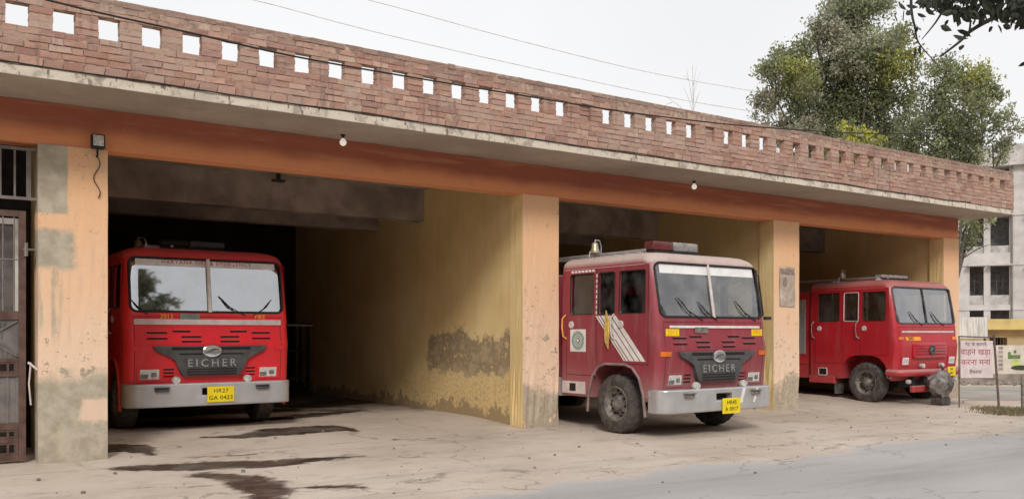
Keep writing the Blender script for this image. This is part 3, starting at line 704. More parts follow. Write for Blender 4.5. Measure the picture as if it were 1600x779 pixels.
    for k in range(3): tube(b, [M @ Vector((0, 0, -0.02)), M @ Vector((0.21 * math.cos(2.09 * k + .5), 0.21 * math.sin(2.09 * k + .5), 0))], 0.012, 6)
    tube(b, [M @ Vector((0, 0, 0)), M @ Vector((0, 0, -0.35))], 0.03, 8); obj("steering_wheel", b, M_BLACK, rt)
    # ---- doors and side windows
    for s in (-1, 1):
        for di, (d0, d1, wi) in enumerate(((0.215, 0.895, 0), (1.36, 2.06, 2))):
            y0, y1 = WIN[wi]
            zs = [1.06 if di == 0 else 0.86] + [1.25, 1.5, 1.70, WZ0, 1.95, 2.1, 2.25, WZ1, 2.50]
            ys = [d0, y0, y0 + 0.19, y1 - 0.19, y1, d1]
            b = NB(); grid_panel(b, s, ys, zs, lambda yc, zc: y0 < yc < y1 and WZ0 < zc < WZ1, -0.002, 0.008)
            dr = obj("door", b, P, rt)
            b = NB()
            for (ya, yb, za, zb) in ((d0 - 0.008, d0 - 0.001, zs[0], 2.5), (d1 + 0.001, d1 + 0.008, zs[0], 2.5), (d0 - 0.008, d1 + 0.008, zs[0] - 0.008, zs[0] - 0.001), (d0 - 0.008, d1 + 0.008, 2.502, 2.509)):
                nz = 6 if zb - za > 0.1 else 1
                for j in range(nz):
                    z0_, z1_ = za + (zb - za) * j / nz, za + (zb - za) * (j + 1) / nz
                    side_patch(b, s, [[(ya, z0_), (yb, z0_), (yb, z1_), (ya, z1_)]], -0.001, 0.0025)
            obj("door_gap", b, M_DARKVENT, dr)
            if s == -1 or True:
                hx = d1 - 0.05
                b = NB(); tube(b, [(s * (hwz(1.66) + 0.006), d1 + 0.04, 1.80), (s * (hwz(1.66) + 0.05), d1 + 0.07, 1.74), (s * (hwz(1.6) + 0.055), d1 + 0.075, 1.60), (s * (hwz(1.5) + 0.05), d1 + 0.055, 1.46), (s * (hwz(1.45) + 0.004), d1 + 0.02, 1.42)], 0.011, 8)
                obj("grab_handle", b, M_CHROME if not A else M_AMBERTXT if di else M_WHITEPINK, rt, 60)
                b = NB(); lathe(b, [(0.058, 0.0), (0.058, 0.014), (0.045, 0.024), (0.02, 0.018), (0.0, 0.02)], 20, Matrix.Translation((s * (hwz(1.64) + 0.006), hx - 0.06, 1.64)) @ (Matrix.Rotation(math.pi, 4, 'Z') if s < 0 else Matrix.Identity(4)))
                obj("door_handle", b, M_WHITEPINK, dr, 40)
        for wi, (y0, y1) in enumerate(WIN):
            b = NB(); side_patch(b, s, [[(y0 - .01, 1.79 + .65 * j / 4), (y1 + .01, 1.79 + .65 * j / 4), (y1 + .01, 1.79 + .65 * (j + 1) / 4), (y0 - .01, 1.79 + .65 * (j + 1) / 4)] for j in range(4)], -0.035, 0.004)
            wn = obj("side_window", b, M_SIDEGLASS, rt)
            b = NB(); o_ = rrect(y0, y1, WZ0, WZ1, 0.035, 3); tube(b, [(s * (hwz(z) - 0.001), y, z) for y, z in o_ + o_[:1]], 0.011, 6); obj("seal", b, M_BLACK if A else M_WHITEPINK if wi == 1 else M_BLACK, wn)
            if not A and wi != 1:
                b = NB(); box(b, s * 1.10 - 0.01, s * 1.10 + 0.01, y0 + 0.20 if wi else y1 - 0.10, y0 + 0.235 if wi else y1 - 0.06, WZ0, WZ1); obj("mullion", b, M_WHITEPINK, wn)
    # ---- front
    if A:
        b = NB(); front_patch(b, -1.03 if cfg['wide_stripe'] else -0.92, 1.03 if cfg['wide_stripe'] else 0.98, cfg['stripe'][0], cfg['stripe'][1], 0.002, 0.012, 24); obj("front_stripe", b, cfg['stripe_mat'], rt)
        for sx in (-1, 1):
            for (cx, cz, wd) in ((0.73, 1.435, 0.27), (0.73, 1.350, 0.27), (0.40, 1.455, 0.24), (0.27, 1.375, 0.27), (0.27, 1.305, 0.27)):
                b = NB(); front_patch(b, sx * cx - wd / 2, sx * cx + wd / 2, cz - 0.014, cz + 0.014, -0.001, 0.003, 3); obj("air_vent", b, M_DARKVENT, body)
                b = NB(); front_patch(b, sx * cx - wd / 2 - 0.01, sx * cx + wd / 2 + 0.01, cz + 0.015, cz + 0.027, 0.0, 0.016, 2, 1); obj("vent_louvre", b, P, body)
        # grille
        gp = [(-0.80, 1.245), (0.80, 1.245), (0.76, 1.165), (0.58, 1.09), (0.50, 1.05), (0.45, 0.90), (0.40, 0.80), (-0.40, 0.80), (-0.45, 0.90), (-0.50, 1.05), (-0.58, 1.09), (-0.76, 1.165)]
        b = NB(); prism(b, gp, lambda x, z: (x, -0.058, z), lambda x, z: (x, 0.03, z)); bevel(b, 0.012); gr = obj("grille", b, M_PLASTIC, rt, 40)
        b = NB()
        for (z0, z1, hw_) in ((1.185, 1.225, 0.55), (1.115, 1.135, 0.45)):
            for sx in (-1, 1): box(b, sx * 0.13 if sx > 0 else -hw_, hw_ if sx > 0 else -0.13, -0.064, -0.056, z0, z1)
        for k in range(3): box(b, -0.345, 0.345, -0.064, -0.056, 0.815 + k * 0.038, 0.833 + k * 0.038)
        obj("grille_slots", b, M_DARKVENT, gr)
        put_text_front("EICHER", 0.158, 0, 0.985, 0, cfg['letter'], gr, spacing=1.42, depth=0.006, bold=0.0015, fyf=lambda X, Z: -0.062)
        b = NB(); lathe(b, [(0.112, -0.058), (0.112, -0.075), (0.10, -0.082), (0.08, -0.076), (0.0, -0.074)], 28, Matrix.Diagonal((1.18, 1, 0.86, 1)).__matmul__(Matrix.Identity(4)) if False else Matrix.Translation((0, 0, 1.165)) @ Matrix.Diagonal((1.18, 1, 0.82, 1)), axis='Y'); em = obj("emblem", b, cfg['letter'], gr, 40)
        b = NB(); tube(b, [(-0.10 + 0.2 * k / 10, -0.080, 1.165 + 0.045 * math.sin(math.pi * (k / 10 - 0.3)) * (1 - 0.5 * k / 10)) for k in range(11)], [0.004 + 0.012 * math.sin(math.pi * k / 10) for k in range(11)], 6); obj("emblem_swoosh", b, M_PLASTIC, em)
        for sx in (-1, 1):
            b = NB(); front_patch(b, sx * 0.83 - 0.165, sx * 0.83 + 0.165, 0.735, 0.935, 0.0, 0.016, 6); hb = obj("headlight", b, P, rt)
            b = NB(); front_patch(b, sx * 0.83 - 0.125, sx * 0.83 + 0.125, 0.765, 0.905, 0.0165, 0.006, 6); obj("lens", b, M_LENS, hb)
            b = NB(); front_patch(b, sx * 0.83 - 0.118, sx * 0.83 - 0.02, 0.775, 0.835, 0.0228, 0.004, 3); front_patch(b, sx * 0.83 + 0.02, sx * 0.83 + 0.09, 0.80, 0.86, 0.0228, 0.004, 3); obj("reflector", b, M_RIM, hb)
            b = NB()
            for zz in (0.80, 0.85, 0.90): front_patch(b, sx * 0.575 - 0.07, sx * 0.575 + 0.07, zz - 0.012, zz + 0.012, -0.001, 0.003, 2)
            obj("corner_vent", b, M_DARKVENT, body)
            b = NB(); lathe(b, [(0.055, 0.05), (0.06, 0.0), (0.05, -0.02), (0.0, -0.026)], 18, Matrix.Translation((sx * 0.50, -0.10, 0.745)), axis='Y'); fg = obj("fog_lamp", b, M_LENS, rt, 45)
            b = NB(); front_patch(b, sx * 1.02 - 0.095, sx * 1.02 + 0.095, 1.175, 1.245, 0.0, 0.012, 8); obj("turn_signal", b, M_AMBERLENS if cfg['amber'] else P, rt)
        # bumper
        def by(x, off=0.0):
            hw_, r = 1.165, 0.20; d = abs(x) - (hw_ - r); y0 = -0.13
            return y0 - off if d <= 0 else y0 + r - math.sqrt(max((r + off) ** 2 - min(d, r) ** 2, 0))
        xs_ = [-1.165, -1.164, -1.157, -1.14, -1.115, -1.08, -1.03, -0.965] + [-0.9 + 1.8 * k / 12 for k in range(13)] + [0.965, 1.03, 1.08, 1.115, 1.14, 1.157, 1.164, 1.165]
        outl = [(x, by(x)) for x in xs_]; outl = [(-1.165, 0.22)] + outl + [(1.165, 0.22), (1.10, 0.22), (1.08, 0.02), (-1.08, 0.02), (-1.10, 0.22)]
        b = NB(); prof = [(0.36, 0.0), (0.375, 0.012), (0.52, 0.02), (0.60, 0.02), (0.70, 0.012), (0.715, 0.0)]
        b = NB(); prism(b, outl, lambda x, y: (x, y, 0.36), lambda x, y: (x, y, 0.70))
        hole = NB(); box(hole, -0.17 + cfg['hole_x'], 0.17 + cfg['hole_x'], -0.3, 0.2, 0.52, 0.62)
        me = boolean(b, [hole]); bp = obj("bumper", me, M_SILVER, rt, 30)
        bv = bp.modifiers.new("soft", 'BEVEL'); bv.width = 0.02; bv.segments = 3; bv.limit_method = 'ANGLE'; bv.angle_limit = R(50)
        b = NB(); box(b, -0.4, 0.4, 0.01, 0.05, 0.45, 0.68); obj("bumper_backing", b, M_DARKVENT, bp)
        for sx in (-1, 1):
            b = NB(); box(b, sx * 0.70 - 0.09, sx * 0.70 + 0.09, -0.175, -0.128, 0.585, 0.635); box(b, sx * 0.70 - 0.10, sx * 0.70 + 0.10, -0.20, -0.10, 0.637, 0.652); bevel(b, 0.006); obj("bumper_step", b, M_PLASTIC if not cfg.get('amber') else M_RIM, bp)
        if cfg['amber']:
            b = NB(); prism(b, [(0.36, 0.46), (0.42, 0.46), (0.50, 0.68), (0.44, 0.68)], lambda x, z: (x, -0.135, z), lambda x, z: (x, -0.131, z)); obj("bumper_flash", b, M_WHITE, bp); b = NB(); prism(b, [(0.66, 0.46), (0.70, 0.46), (0.78, 0.68), (0.74, 0.68)], lambda x, z: (x, -0.135, z), lambda x, z: (x, -0.131, z)); obj("bumper_flash", b, M_WHITE, bp)
        px_, pz_ = cfg['plate']
        b = NB(); box(b, px_ - 0.19, px_ + 0.19, -0.152, -0.142, pz_ - 0.115, pz_ + 0.115); bevel(b, 0.004); pl = obj("number_plate", b, M_YELLOW, rt)
        put_text_front(cfg['plate_txt'][0], 0.085, px_, pz_ + 0.05, 0, M_INK, pl, spacing=1.1, depth=0.002, fyf=lambda X, Z: -0.1535)
        put_text_front(cfg['plate_txt'][1], 0.085, px_, pz_ - 0.05, 0, M_INK, pl, spacing=1.1, depth=0.002, fyf=lambda X, Z: -0.1535)
        for (xa, za, s_, bgw) in cfg['front_text']:
            if bgw:
                b = NB(); front_patch(b, xa - bgw, xa + bgw, za - 0.05, za + 0.05, 0.0, 0.004, 4); sk = obj("sticker", b, M_YELLOW, rt); put_text_front(s_, 0.105, xa, za, 0.006, M_ORANGE, sk)
            else: put_text_front(s_, 0.09, xa, za, 0.004, M_AMBERTXT, rt)
        b = NB(); front_patch(b, -0.42, -0.15, cfg['stk'] - 0.04, cfg['stk'] + 0.045, 0.014, 0.003, 4); obj("sticker", b, M_SHEETG if not cfg['amber'] else M_RIM, rt)
    else:
        b = NB(); front_patch(b, -0.95, 0.98, 1.545, 1.585, 0.002, 0.012, 24); obj("front_stripe", b, M_WHITEPINK, rt)
        b = NB(); front_patch(b, -0.84, -0.30, 1.375, 1.455, 0.0, 0.01, 8); sk = obj("sticker", b, M_ORANGE, rt)
        put_text_front("2003", 0.10, -0.66, 1.415, 0.012, M_INK, sk); front_b = NB()
        for sx in (-1, 1):
            b = NB(); front_patch(b, sx * 0.985 - 0.085, sx * 0.985 + 0.085, 1.395, 1.455, 0.0, 0.012, 8); obj("turn_signal", b, M_AMBERLENS, rt)
            b = NB(); front_patch(b, sx * 0.86 - 0.15, sx * 0.86 + 0.15, 0.83, 1.04, 0.0, 0.014, 6); hb = obj("headlight", b, P, rt)
            b = NB(); front_patch(b, sx * 0.86 - 0.105, sx * 0.86 + 0.105, 0.86, 1.01, 0.0145, 0.006, 6); obj("lens", b, M_WHITE, hb)
            b = NB(); front_patch(b, sx * 0.86 - 0.08, sx * 0.86 + 0.08, 0.90, 0.985, 0.021, 0.004, 6); obj("reflector", b, M_LENS, hb)
            b = NB(); lathe(b, [(0.05, 0.06), (0.055, 0.0), (0.045, -0.02), (0.0, -0.026)], 18, Matrix.Translation((sx * 0.36, -0.09, 0.83)), axis='Y'); obj("fog_lamp", b, M_LENS, rt, 45)
            b = NB(); lathe(b, [(0.045, 0.06), (0.05, 0.0), (0.04, -0.02), (0.0, -0.026)], 18, Matrix.Translation((sx * 0.86, -0.09, 0.50)), axis='Y'); obj("fog_lamp", b, M_LENS, rt, 45)
        front_b.free()
        b = NB(); prism(b, rrect(-0.62, 0.62, 0.985, 1.34, 0.05), lambda x, z: (x, -0.035, z), lambda x, z: (x, 0.02, z)); bevel(b, 0.01); gp_ = obj("front_panel", b, P, rt, 40)
        b = NB()
        for k in range(4): box(b, -0.56, 0.56, -0.039, -0.0345, 1.07 + 0.062 * k, 1.082 + 0.062 * k)
        obj("panel_slots", b, M_CHASSIS, gp_)
        b = NB(); box(b, -0.56, 0.56, -0.060, -0.0345, 1.005, 1.03); bevel(b, 0.006); obj("panel_strip", b, M_WHITEPINK if False else cfg['strip'], gp_)
        b = NB(); lathe(b, [(0.11, -0.034), (0.11, -0.058), (0.085, -0.062), (0.075, -0.045), (0.0, -0.045)], 26, Matrix.Translation((0.05, 0, 1.17)), axis='Y'); em = obj("emblem", b, M_PLASTIC, gp_, 40)
        b = NB(); tube(b, [(-0.02, -0.055, 1.15), (0.05, -0.055, 1.21), (0.12, -0.055, 1.15)], 0.012, 6); obj("emblem_swoosh", b, M_RIM, em)
        b = NB()
        tube(b, [(-1.17, 0.22, 0.69), (-1.17, 0.0, 0.69), (-1.10, -0.09, 0.69), (-0.9, -0.12, 0.69), (0.9, -0.12, 0.69), (1.10, -0.09, 0.69), (1.17, 0.0, 0.69), (1.17, 0.22, 0.69)], 0.075, 12); obj("bumper", b, P, rt, 60)
        b = NB(); box(b, -0.80, -0.05, -0.14, -0.05, 0.27, 0.41); bevel(b, 0.02); obj("front_step", b, P, rt)
        b = NB(); box(b, -0.7, -0.6, -0.04, 0.1, 0.41, 0.6); obj("step_bracket", b, M_CHASSIS, rt); b = NB(); box(b, -0.25, -0.15, -0.04, 0.1, 0.41, 0.6); obj("step_bracket", b, M_CHASSIS, rt)
        b = NB(); box(b, 0.36, 0.66, -0.215, -0.205, 0.60, 0.80); bevel(b, 0.004); pl = obj("number_plate", b, M_YELLOW, rt)
        put_text_front("HR", 0.07, 0.51, 0.745, 0, M_INK, pl, depth=0.002, fyf=lambda X, Z: -0.2165); put_text_front("0451", 0.07, 0.51, 0.66, 0, M_INK, pl, depth=0.002, fyf=lambda X, Z: -0.2165)
    b = NB(); front_patch(b, -1.06, 1.06, 1.668, 1.674, 0.0, 0.002, 20, 1); obj("panel_seam", b, M_DARKVENT, body)
    for sx in (-1, 1):
        b = NB(); front_patch(b, sx * 1.025 - 0.003, sx * 1.025 + 0.003, 0.72, 1.665, 0.0, 0.0015, 1, 14); obj("panel_seam", b, M_DARKVENT, body)
        b = NB(); box(b, sx * (hwz(1.0) - 0.0005), sx * (hwz(1.0) + 0.0015), 2.09, 2.096, 0.6, 1.68); obj("panel_seam", b, M_DARKVENT, body)
    # ---- roof gear
    for s in (-1, 1):
        b = NB(); tube(b, [(s * 1.125, 0.30, 2.505), (s * 1.125, 1.2, 2.505), (s * 1.125, CABL - 0.02, 2.505)], 0.018, 6); obj("rain_gutter", b, P, body)
    lx, ly = cfg['bar']
    lb = bpy.data.objects.new("light_bar", None); COL.objects.link(lb); lb.parent = rt
    b = NB(); box(b, lx - 0.48, lx + 0.48, ly, ly + 0.26, 2.73, 2.755); box(b, lx - 0.38, lx - 0.33, ly + 0.1, ly + 0.16, 2.69, 2.732); box(b, lx + 0.33, lx + 0.38, ly + 0.1, ly + 0.16, 2.69, 2.732); obj("base", b, M_CHASSIS, lb)
    hgt = cfg.get('bar_h', 0.15)
    b = NB(); box(b, lx - 0.47, lx - 0.06, ly + 0.01, ly + 0.25, 2.757, 2.757 + hgt); bevel(b, 0.035, 3); obj("red_lens", b, cfg['barL'], lb, 40)
    b = NB(); box(b, lx - 0.055, lx + 0.47, ly + 0.01, ly + 0.25, 2.757, 2.757 + hgt); bevel(b, 0.035, 3); obj("clear_lens", b, cfg['barR'], lb, 40)
    bx, by_ = cfg['bell']
    bl = bpy.data.objects.new("bell", None); COL.objects.link(bl); bl.parent = rt
    b = NB(); lathe(b, [(0.085, 2.775), (0.09, 2.78), (0.072, 2.81), (0.058, 2.86), (0.05, 2.92), (0.035, 2.945), (0.012, 2.955), (0.0, 2.956)], 24, Matrix.Translation((bx, by_, 0)), axis='Z'); obj("bell_body", b, M_BRASS, bl, 45)
    b = NB(); tube(b, [(bx + 0.12, by_, 2.69), (bx + 0.12, by_, 2.90), (bx + 0.09, by_, 2.98), (bx, by_, 2.985), (bx, by_, 2.955)], 0.012, 8); tube(b, [(bx - 0.12, by_, 2.69), (bx - 0.10, by_, 2.80)], 0.010, 6); obj("bell_bracket", b, M_CHROME, bl)
    b = NB()
    for xq in (-0.72, -0.36): tube(b, [(xq, 0.75, 2.765), (xq, 2.1, 2.765), (xq, 4.2, 2.765)], 0.020, 8)
    for k in range(12): tube(b, [(-0.72, 0.85 + k * 0.28, 2.765), (-0.36, 0.85 + k * 0.28, 2.765)], 0.013, 6)
    for yy in (0.78, 1.9): box(b, -0.75, -0.33, yy, yy + 0.03, 2.69, 2.746)
    obj("roof_ladder", b, M_SILVER, rt)
    # ---- rear body, chassis, wheels
    zt2 = cfg.get('tank_top', 2.45)
    b = NB(); box(b, -1.10, 1.10, CABL + 0.06, BODYL, 0.80, zt2); bevel(b, 0.03); rb = obj("rear_body", b, P, rt, 40)
    for s in (-1, 1):
        for k in range(3):
            y0 = CABL + 0.18 + k * 1.32
            b = NB(); box(b, s * 1.101, s * 1.115, y0, y0 + 1.15, 1.05, zt2 - 0.18)
            for q in range(16): zq = 1.08 + q * (zt2 - 1.28) / 16; box(b, s * 1.116, s * 1.122, y0 + 0.02, y0 + 1.13, zq, zq + 0.04)
            obj("roller_shutter", b, M_SILVER, rb)
        b = NB(); box(b, s * 1.0, s * 1.10, CABL + 0.06, 4.2, 0.5, 0.798); obj("side_skirt", b, P if not A else M_WHITEPINK, rt)
        b = NB(); box(b, s * 1.151, s * 1.156, 1.60, CABL, 0.76, 0.80); obj("amber_line", b, M_ORANGE, rt) if A else b.free()
        if A:
            b = NB(); box(b, s * 1.153, s * 1.166, 1.62, CABL - 0.01, 0.56, 0.752); obj("skirt_panel", b, M_WHITEPINK, rt)
            b = NB(); box(b, s * 1.167, s * 1.171, 1.85, 2.0, 0.60, 0.72); obj("skirt_slot", b, M_DARKVENT, rt)
        b = NB(); o_ = rrect(0.135, 0.235, 0.58, 0.70, 0.02, 3); tube(b, [(s * 1.158, y, z) for y, z in o_ + o_[:1]], 0.009, 6); obj("step_rim", b, cfg['lip'] if A else M_WHITEPINK, body)
        b = NB(); prism(b, o_, lambda y, z: (s * 1.1575, y, z), lambda y, z: (s * 1.1535, y, z)); obj("step_hole", b, M_DARKVENT, body)
        if not A:
            b = NB(); box(b, s * 1.02, s * 1.155, 1.565, CABL + 0.05, 0.40, 0.56); bevel(b, 0.015); obj("cab_skirt", b, P, rt)
            o_ = rrect(1.75, 1.97, 0.58, 0.74, 0.025, 3); b = NB(); prism(b, o_, lambda y, z: (s * 1.1665, y, z), lambda y, z: (s * 1.155, y, z)); obj("step_hole", b, M_DARKVENT, body)
            b = NB(); tube(b, [(s * 1.165, y, z) for y, z in o_ + o_[:1]], 0.012, 6); obj("step_rim", b, M_WHITEPINK, body)
            b = NB(); box(b, s * 0.78, s * 1.10, 1.58, 1.595, 0.16, 0.66); obj("mud_flap", b, M_TYRE, rt)
        wheel(rt, s * 0.985, WY); wheel(rt, s * 0.985, 4.75)
    b = NB(); box(b, -0.42, -0.30, 0.15, 6.0, 0.50, 0.72); box(b, 0.30, 0.42, 0.15, 6.0, 0.50, 0.72); box(b, -0.6, 0.6, 0.35, 0.85, 0.34, 0.52); box(b, -0.30, 0.30, 0.4, 2.0, 0.36, 0.9); obj("chassis", b, M_CHASSIS, rt)
    for yy in (WY, 4.75): b = NB(); tube(b, [(-0.9, yy, 0.44), (0.9, yy, 0.44)], 0.06, 10); obj("axle", b, M_CHASSIS, rt)
    # ---- livery of the maroon engine
    if cfg.get('livery'):
        s = -1
        for (off, wd) in ((0.0, 0.035), (0.055, 0.045), (0.125, 0.095), (0.245, 0.095), (0.365, 0.10)):
            b = NB(); y_t, y_b = 1.37 - off, 0.72 - off; n = 6; cells = []
            for j in range(n):
                za, zb_ = 1.10 + (1.775 - 1.10) * j / n, 1.10 + (1.775 - 1.10) * (j + 1) / n
                ya, yb = y_b + (y_t - y_b) * j / n, y_b + (y_t - y_b) * (j + 1) / n
                cells.append([(ya, za), (ya - wd, za), (yb - wd, zb_), (yb, zb_)])
            side_patch(b, s, cells, 0.0065, 0.002); obj("side_stripe", b, M_WHITE, rt)
        b = NB(); side_patch(b, s, [[(1.60, 1.22), (1.98, 1.22), (1.98, 1.57), (1.60, 1.57)]], 0.0065, 0.003); stk = obj("sticker", b, M_WHITE, rt)
        def ring(r0, r1, off, m, nm):
            b = NB(); n = 28; lo = [[], []]; hx_ = hwz(1.4) + off
            lathe(b, [(r1, 0.0), (r1, 0.002), (r0, 0.002), (r0, 0.0)], 28, Matrix.Translation((-hx_ - 0.002, 1.79, 1.395)) @ Matrix.Diagonal((1, 1, 0.95, 1)), cap=r0 < 0.01); obj(nm, b, m, stk)
        ring(0.10, 0.155, 0.0105, M_GREENISH, "emblem_ring"); ring(0.062, 0.085, 0.0105, M_GREENISH, "emblem_ring"); ring(0.0, 0.045, 0.0105, M_PLASTIC, "emblem_center")
        b = NB(); lathe(b, [(0.03, 0), (0.03, 0.002), (0, 0.002)], 6, Matrix.Translation((-hwz(1.4) - 0.016, 1.79, 1.395))); obj("emblem_dot", b, M_WHITE, stk)
        b = NB()                                                                 # reflective tape
        for k in range(7): y0 = 1.40 + k * 0.085; side_patch(b, s, [[(y0, 2.455), (y0 + 0.062, 2.455), (y0 + 0.075, 2.49), (y0 + 0.013, 2.49)]], 0.0065, 0.002)
        obj("reflective_tape", b, M_WHITE, rt)
        b = NB()
        for k in range(8): z0 = 1.80 + k * 0.08; side_patch(b, s, [[(1.338, z0), (1.362, z0), (1.362, z0 + 0.055), (1.338, z0 + 0.055)]], 0.0065, 0.002)
        obj("reflective_tape", b, M_WHITE, rt)
    return rt

M_SHEETG = simple("grey green sticker", (0.16, 0.20, 0.18), 0.6, var=0.2)
M_GREENISH = simple("green emblem print", (0.26, 0.36, 0.32), 0.6, var=0.25, scale=30)
M_BANNER = simple("pale sun strip", (0.78, 0.74, 0.74), 0.7, var=0.15, scale=6)
M_BANNERW = simple("white sun strip", (0.78, 0.77, 0.76), 0.6, var=0.08, scale=6)
DUSTC = (0.40, 0.33, 0.285)
P1 = paint_mat("bright red paint", (0.72, 0.010, 0.020), 0.10, DUSTC)
P2 = paint_mat("dusty maroon paint", (0.255, 0.011, 0.028), 0.62, (0.50, 0.40, 0.36), 0.5, 0.08)
P3 = paint_mat("red fire paint", (0.45, 0.006, 0.020), 0.28, DUSTC, 0.4, 0.15)
M_LIP2 = simple("dusty fender lip", (0.25, 0.17, 0.16), 0.8, var=0.25)
E1 = engine(dict(style='A', label="bright red fire engine deep inside the wide bay beside the patched pillar", loc=(3.915, 1.86, 0.11), rz=0.0, sx=1.05, paint=P1, glass=M_GLASS_CLEAN, lip=P1, div=M_WHITE, divr=0.03,
    banner=2.42, banner_mat=M_BANNER, banner_text="HARYANA FIRE & EMERGENCY", wipers=[(-0.85, -0.18), (0.5, -0.32), (0.62, 0.25)],
    wide_stripe=True, stripe=(1.555, 1.635), stripe_mat=M_WHITEPINK, letter=M_CHROME, amber=False, hole_x=0.02, plate=(0.10, 0.525), plate_txt=("HR27", "GA 0423"),
    front_text=[(-0.60, 1.675, "2013", 0), (0.72, 1.675, "FIRE", 0)], stk=1.675, bar=(-0.05, 0.75), barL=M_CHASSIS, barR=M_PLASTIC, bar_h=0.11, bell=(-0.6, 1.9)))
E2 = engine(dict(style='A', label="dusty maroon fire engine with white diagonal side stripes, nosing out of the middle bay", loc=(10.36, -2.20, 0.0), rz=0.03, sx=1.06, sz=1.02, wy=0.985, ay=0.915, paint=P2, glass=M_GLASS, lip=M_LIP2, div=M_WHITEPINK, divr=0.024,
    banner=2.38, banner_mat=M_BANNERW, wipers=[(-0.25, -0.40), (0.05, -0.30), (0.9, -0.35)], covers=True,
    wide_stripe=False, stripe=(1.585, 1.62), stripe_mat=M_WHITE, letter=M_CHROME, amber=True, hole_x=0.05, plate=(0.17, 0.43), plate_txt=("HR45", "A 0917"),
    front_text=[(-0.86, 1.52, "2011", 0.13), (0.93, 1.52, "FIRE", 0.12)], stk=1.55, bar=(-0.18, 0.62), barL=M_REDLENS, barR=M_CLEARLENS, bell=(-0.86, 1.75), livery=True))
E3 = engine(dict(style='B', label="plain red fire engine with a red tube bumper in the bay nearest the roadside sign", loc=(18.78, -0.56, 0.0), sx=1.03, wy=0.80, paint=P3, glass=M_GLASS3, lip=P3, div=M_PLASTIC, divr=0.014, strip=P3,
    wipers=[(-0.2, -0.35), (0.6, -0.35)], covers=True, bar=(-0.05, 0.75), barL=M_CLEARLENS, barR=M_CLEARLENS, bar_h=0.09, bell=(-0.7, 1.7), tank_top=2.5))
# mirrors on the maroon engine
b = NB(); tube(b, [(1.12, 0.34, 2.48), (1.165, 0.20, 2.42), (1.19, 0.12, 1.80), (1.155, 0.20, 1.70)], 0.013, 8); obj("mirror_arm", b, M_BLACK, E2)
b = NB(); box(b, 1.17, 1.31, 0.06, 0.10, 1.72, 1.77); obj("mirror", b, M_BLACK, E2)

# yellow rag on the front door of the maroon engine, worn paper in its window
b = NB(); pts = [(0.0, 0.0), (0.05, 0.02), (0.075, 0.22), (0.04, 0.36), (0.02, 0.20), (-0.03, 0.16), (-0.05, -0.06), (-0.02, -0.16)]
pts = [(1.02 + p[0] * 0.9, 1.64 + p[1]) for p in [(0.0, 0.25), (0.06, 0.10), (0.085, -0.02), (0.03, -0.22), (-0.02, -0.34), (-0.075, -0.16), (-0.07, 0.0), (-0.03, 0.12)]]
prism(b, pts, lambda y, z: (10.36 - 1.06 * hwz(z) - 0.085 - 0.02 * math.sin(z * 14), y - 2.20, z), lambda y, z: (10.36 - 1.06 * hwz(z) - 0.070 - 0.02 * math.sin(z * 14), y - 2.20, z))
tag(obj("yellow_rag", b, simple("yellow cloth", (0.62, 0.42, 0.10), 0.9, var=0.25, scale=20)), "yellow rag tucked behind the door handle of the maroon fire engine", "rag")

# grey wrapped bundle in front of the plain red engine
b = NB(); bmesh.ops.create_icosphere(b, subdivisions=4, radius=1.0)
from mathutils import noise as mn
for v in b.verts:
    p = v.co.copy(); f = 1 + 0.28 * mn.noise(p * 1.6) + 0.16 * mn.noise(Vector((p.x * 4 + p.z * 2, p.y * 4, p.z * 1.0))) + 0.08 * mn.noise(p * 7) - 0.25 * max(0, -p.z)
    fo = 1 + 0.07 * math.sin(7 * math.atan2(p.y, p.x) + 4 * p.z); v.co = Vector((p.x * 0.27 * f * fo, p.y * 0.24 * f * fo, p.z * 0.31 * f))
bd = thing("cloth_bundle", "grey cloth bundle on a dark stand before the plain red fire engine", "bundle", (18.52, -0.98, 0.0))
o = obj("wrapped_cloth", b, simple("grey tarpaulin", (0.21, 0.195, 0.185), 0.55, var=0.6, scale=7, bump=0.4, bscale=12), bd, 60); o.location = (0, 0, 0.42)
b = NB(); box(b, -0.16, 0.16, -0.14, 0.14, 0.0, 0.17); bevel(b, 0.03); obj("stand", b, M_TYRE, bd)
b = NB(); tube(b, [(0.12, 0.02, 0.66), (0.17, 0.05, 0.78), (0.20, 0.12, 0.86)], [0.04, 0.03, 0.012], 8); obj("cloth_knot", b, M_SEAT, bd)

# rack at the back of the wide bay
rk = thing("storage_rack", "dark storage rack with a pale top rail in the unlit rear of the wide bay", "rack", (7.2, 8.6, 0.10))
b = NB()
for xx, yy in ((-0.9, 0), (0.9, 0), (-0.9, 0.5), (0.9, 0.5)): box(b, xx - 0.025, xx + 0.025, yy - 0.025, yy + 0.025, 0, 1.6)
obj("post_frame", b, M_CHASSIS, rk)
b = NB(); tube(b, [(-1.0, -0.03, 1.62), (1.0, -0.03, 1.62)], 0.022, 8); obj("top_rail", b, M_WHITE, rk)
for zz in (0.35, 1.0): b = NB(); box(b, -0.95, 0.95, 0, 0.5, zz, zz + 0.03); obj("shelf", b, M_GATE, rk)

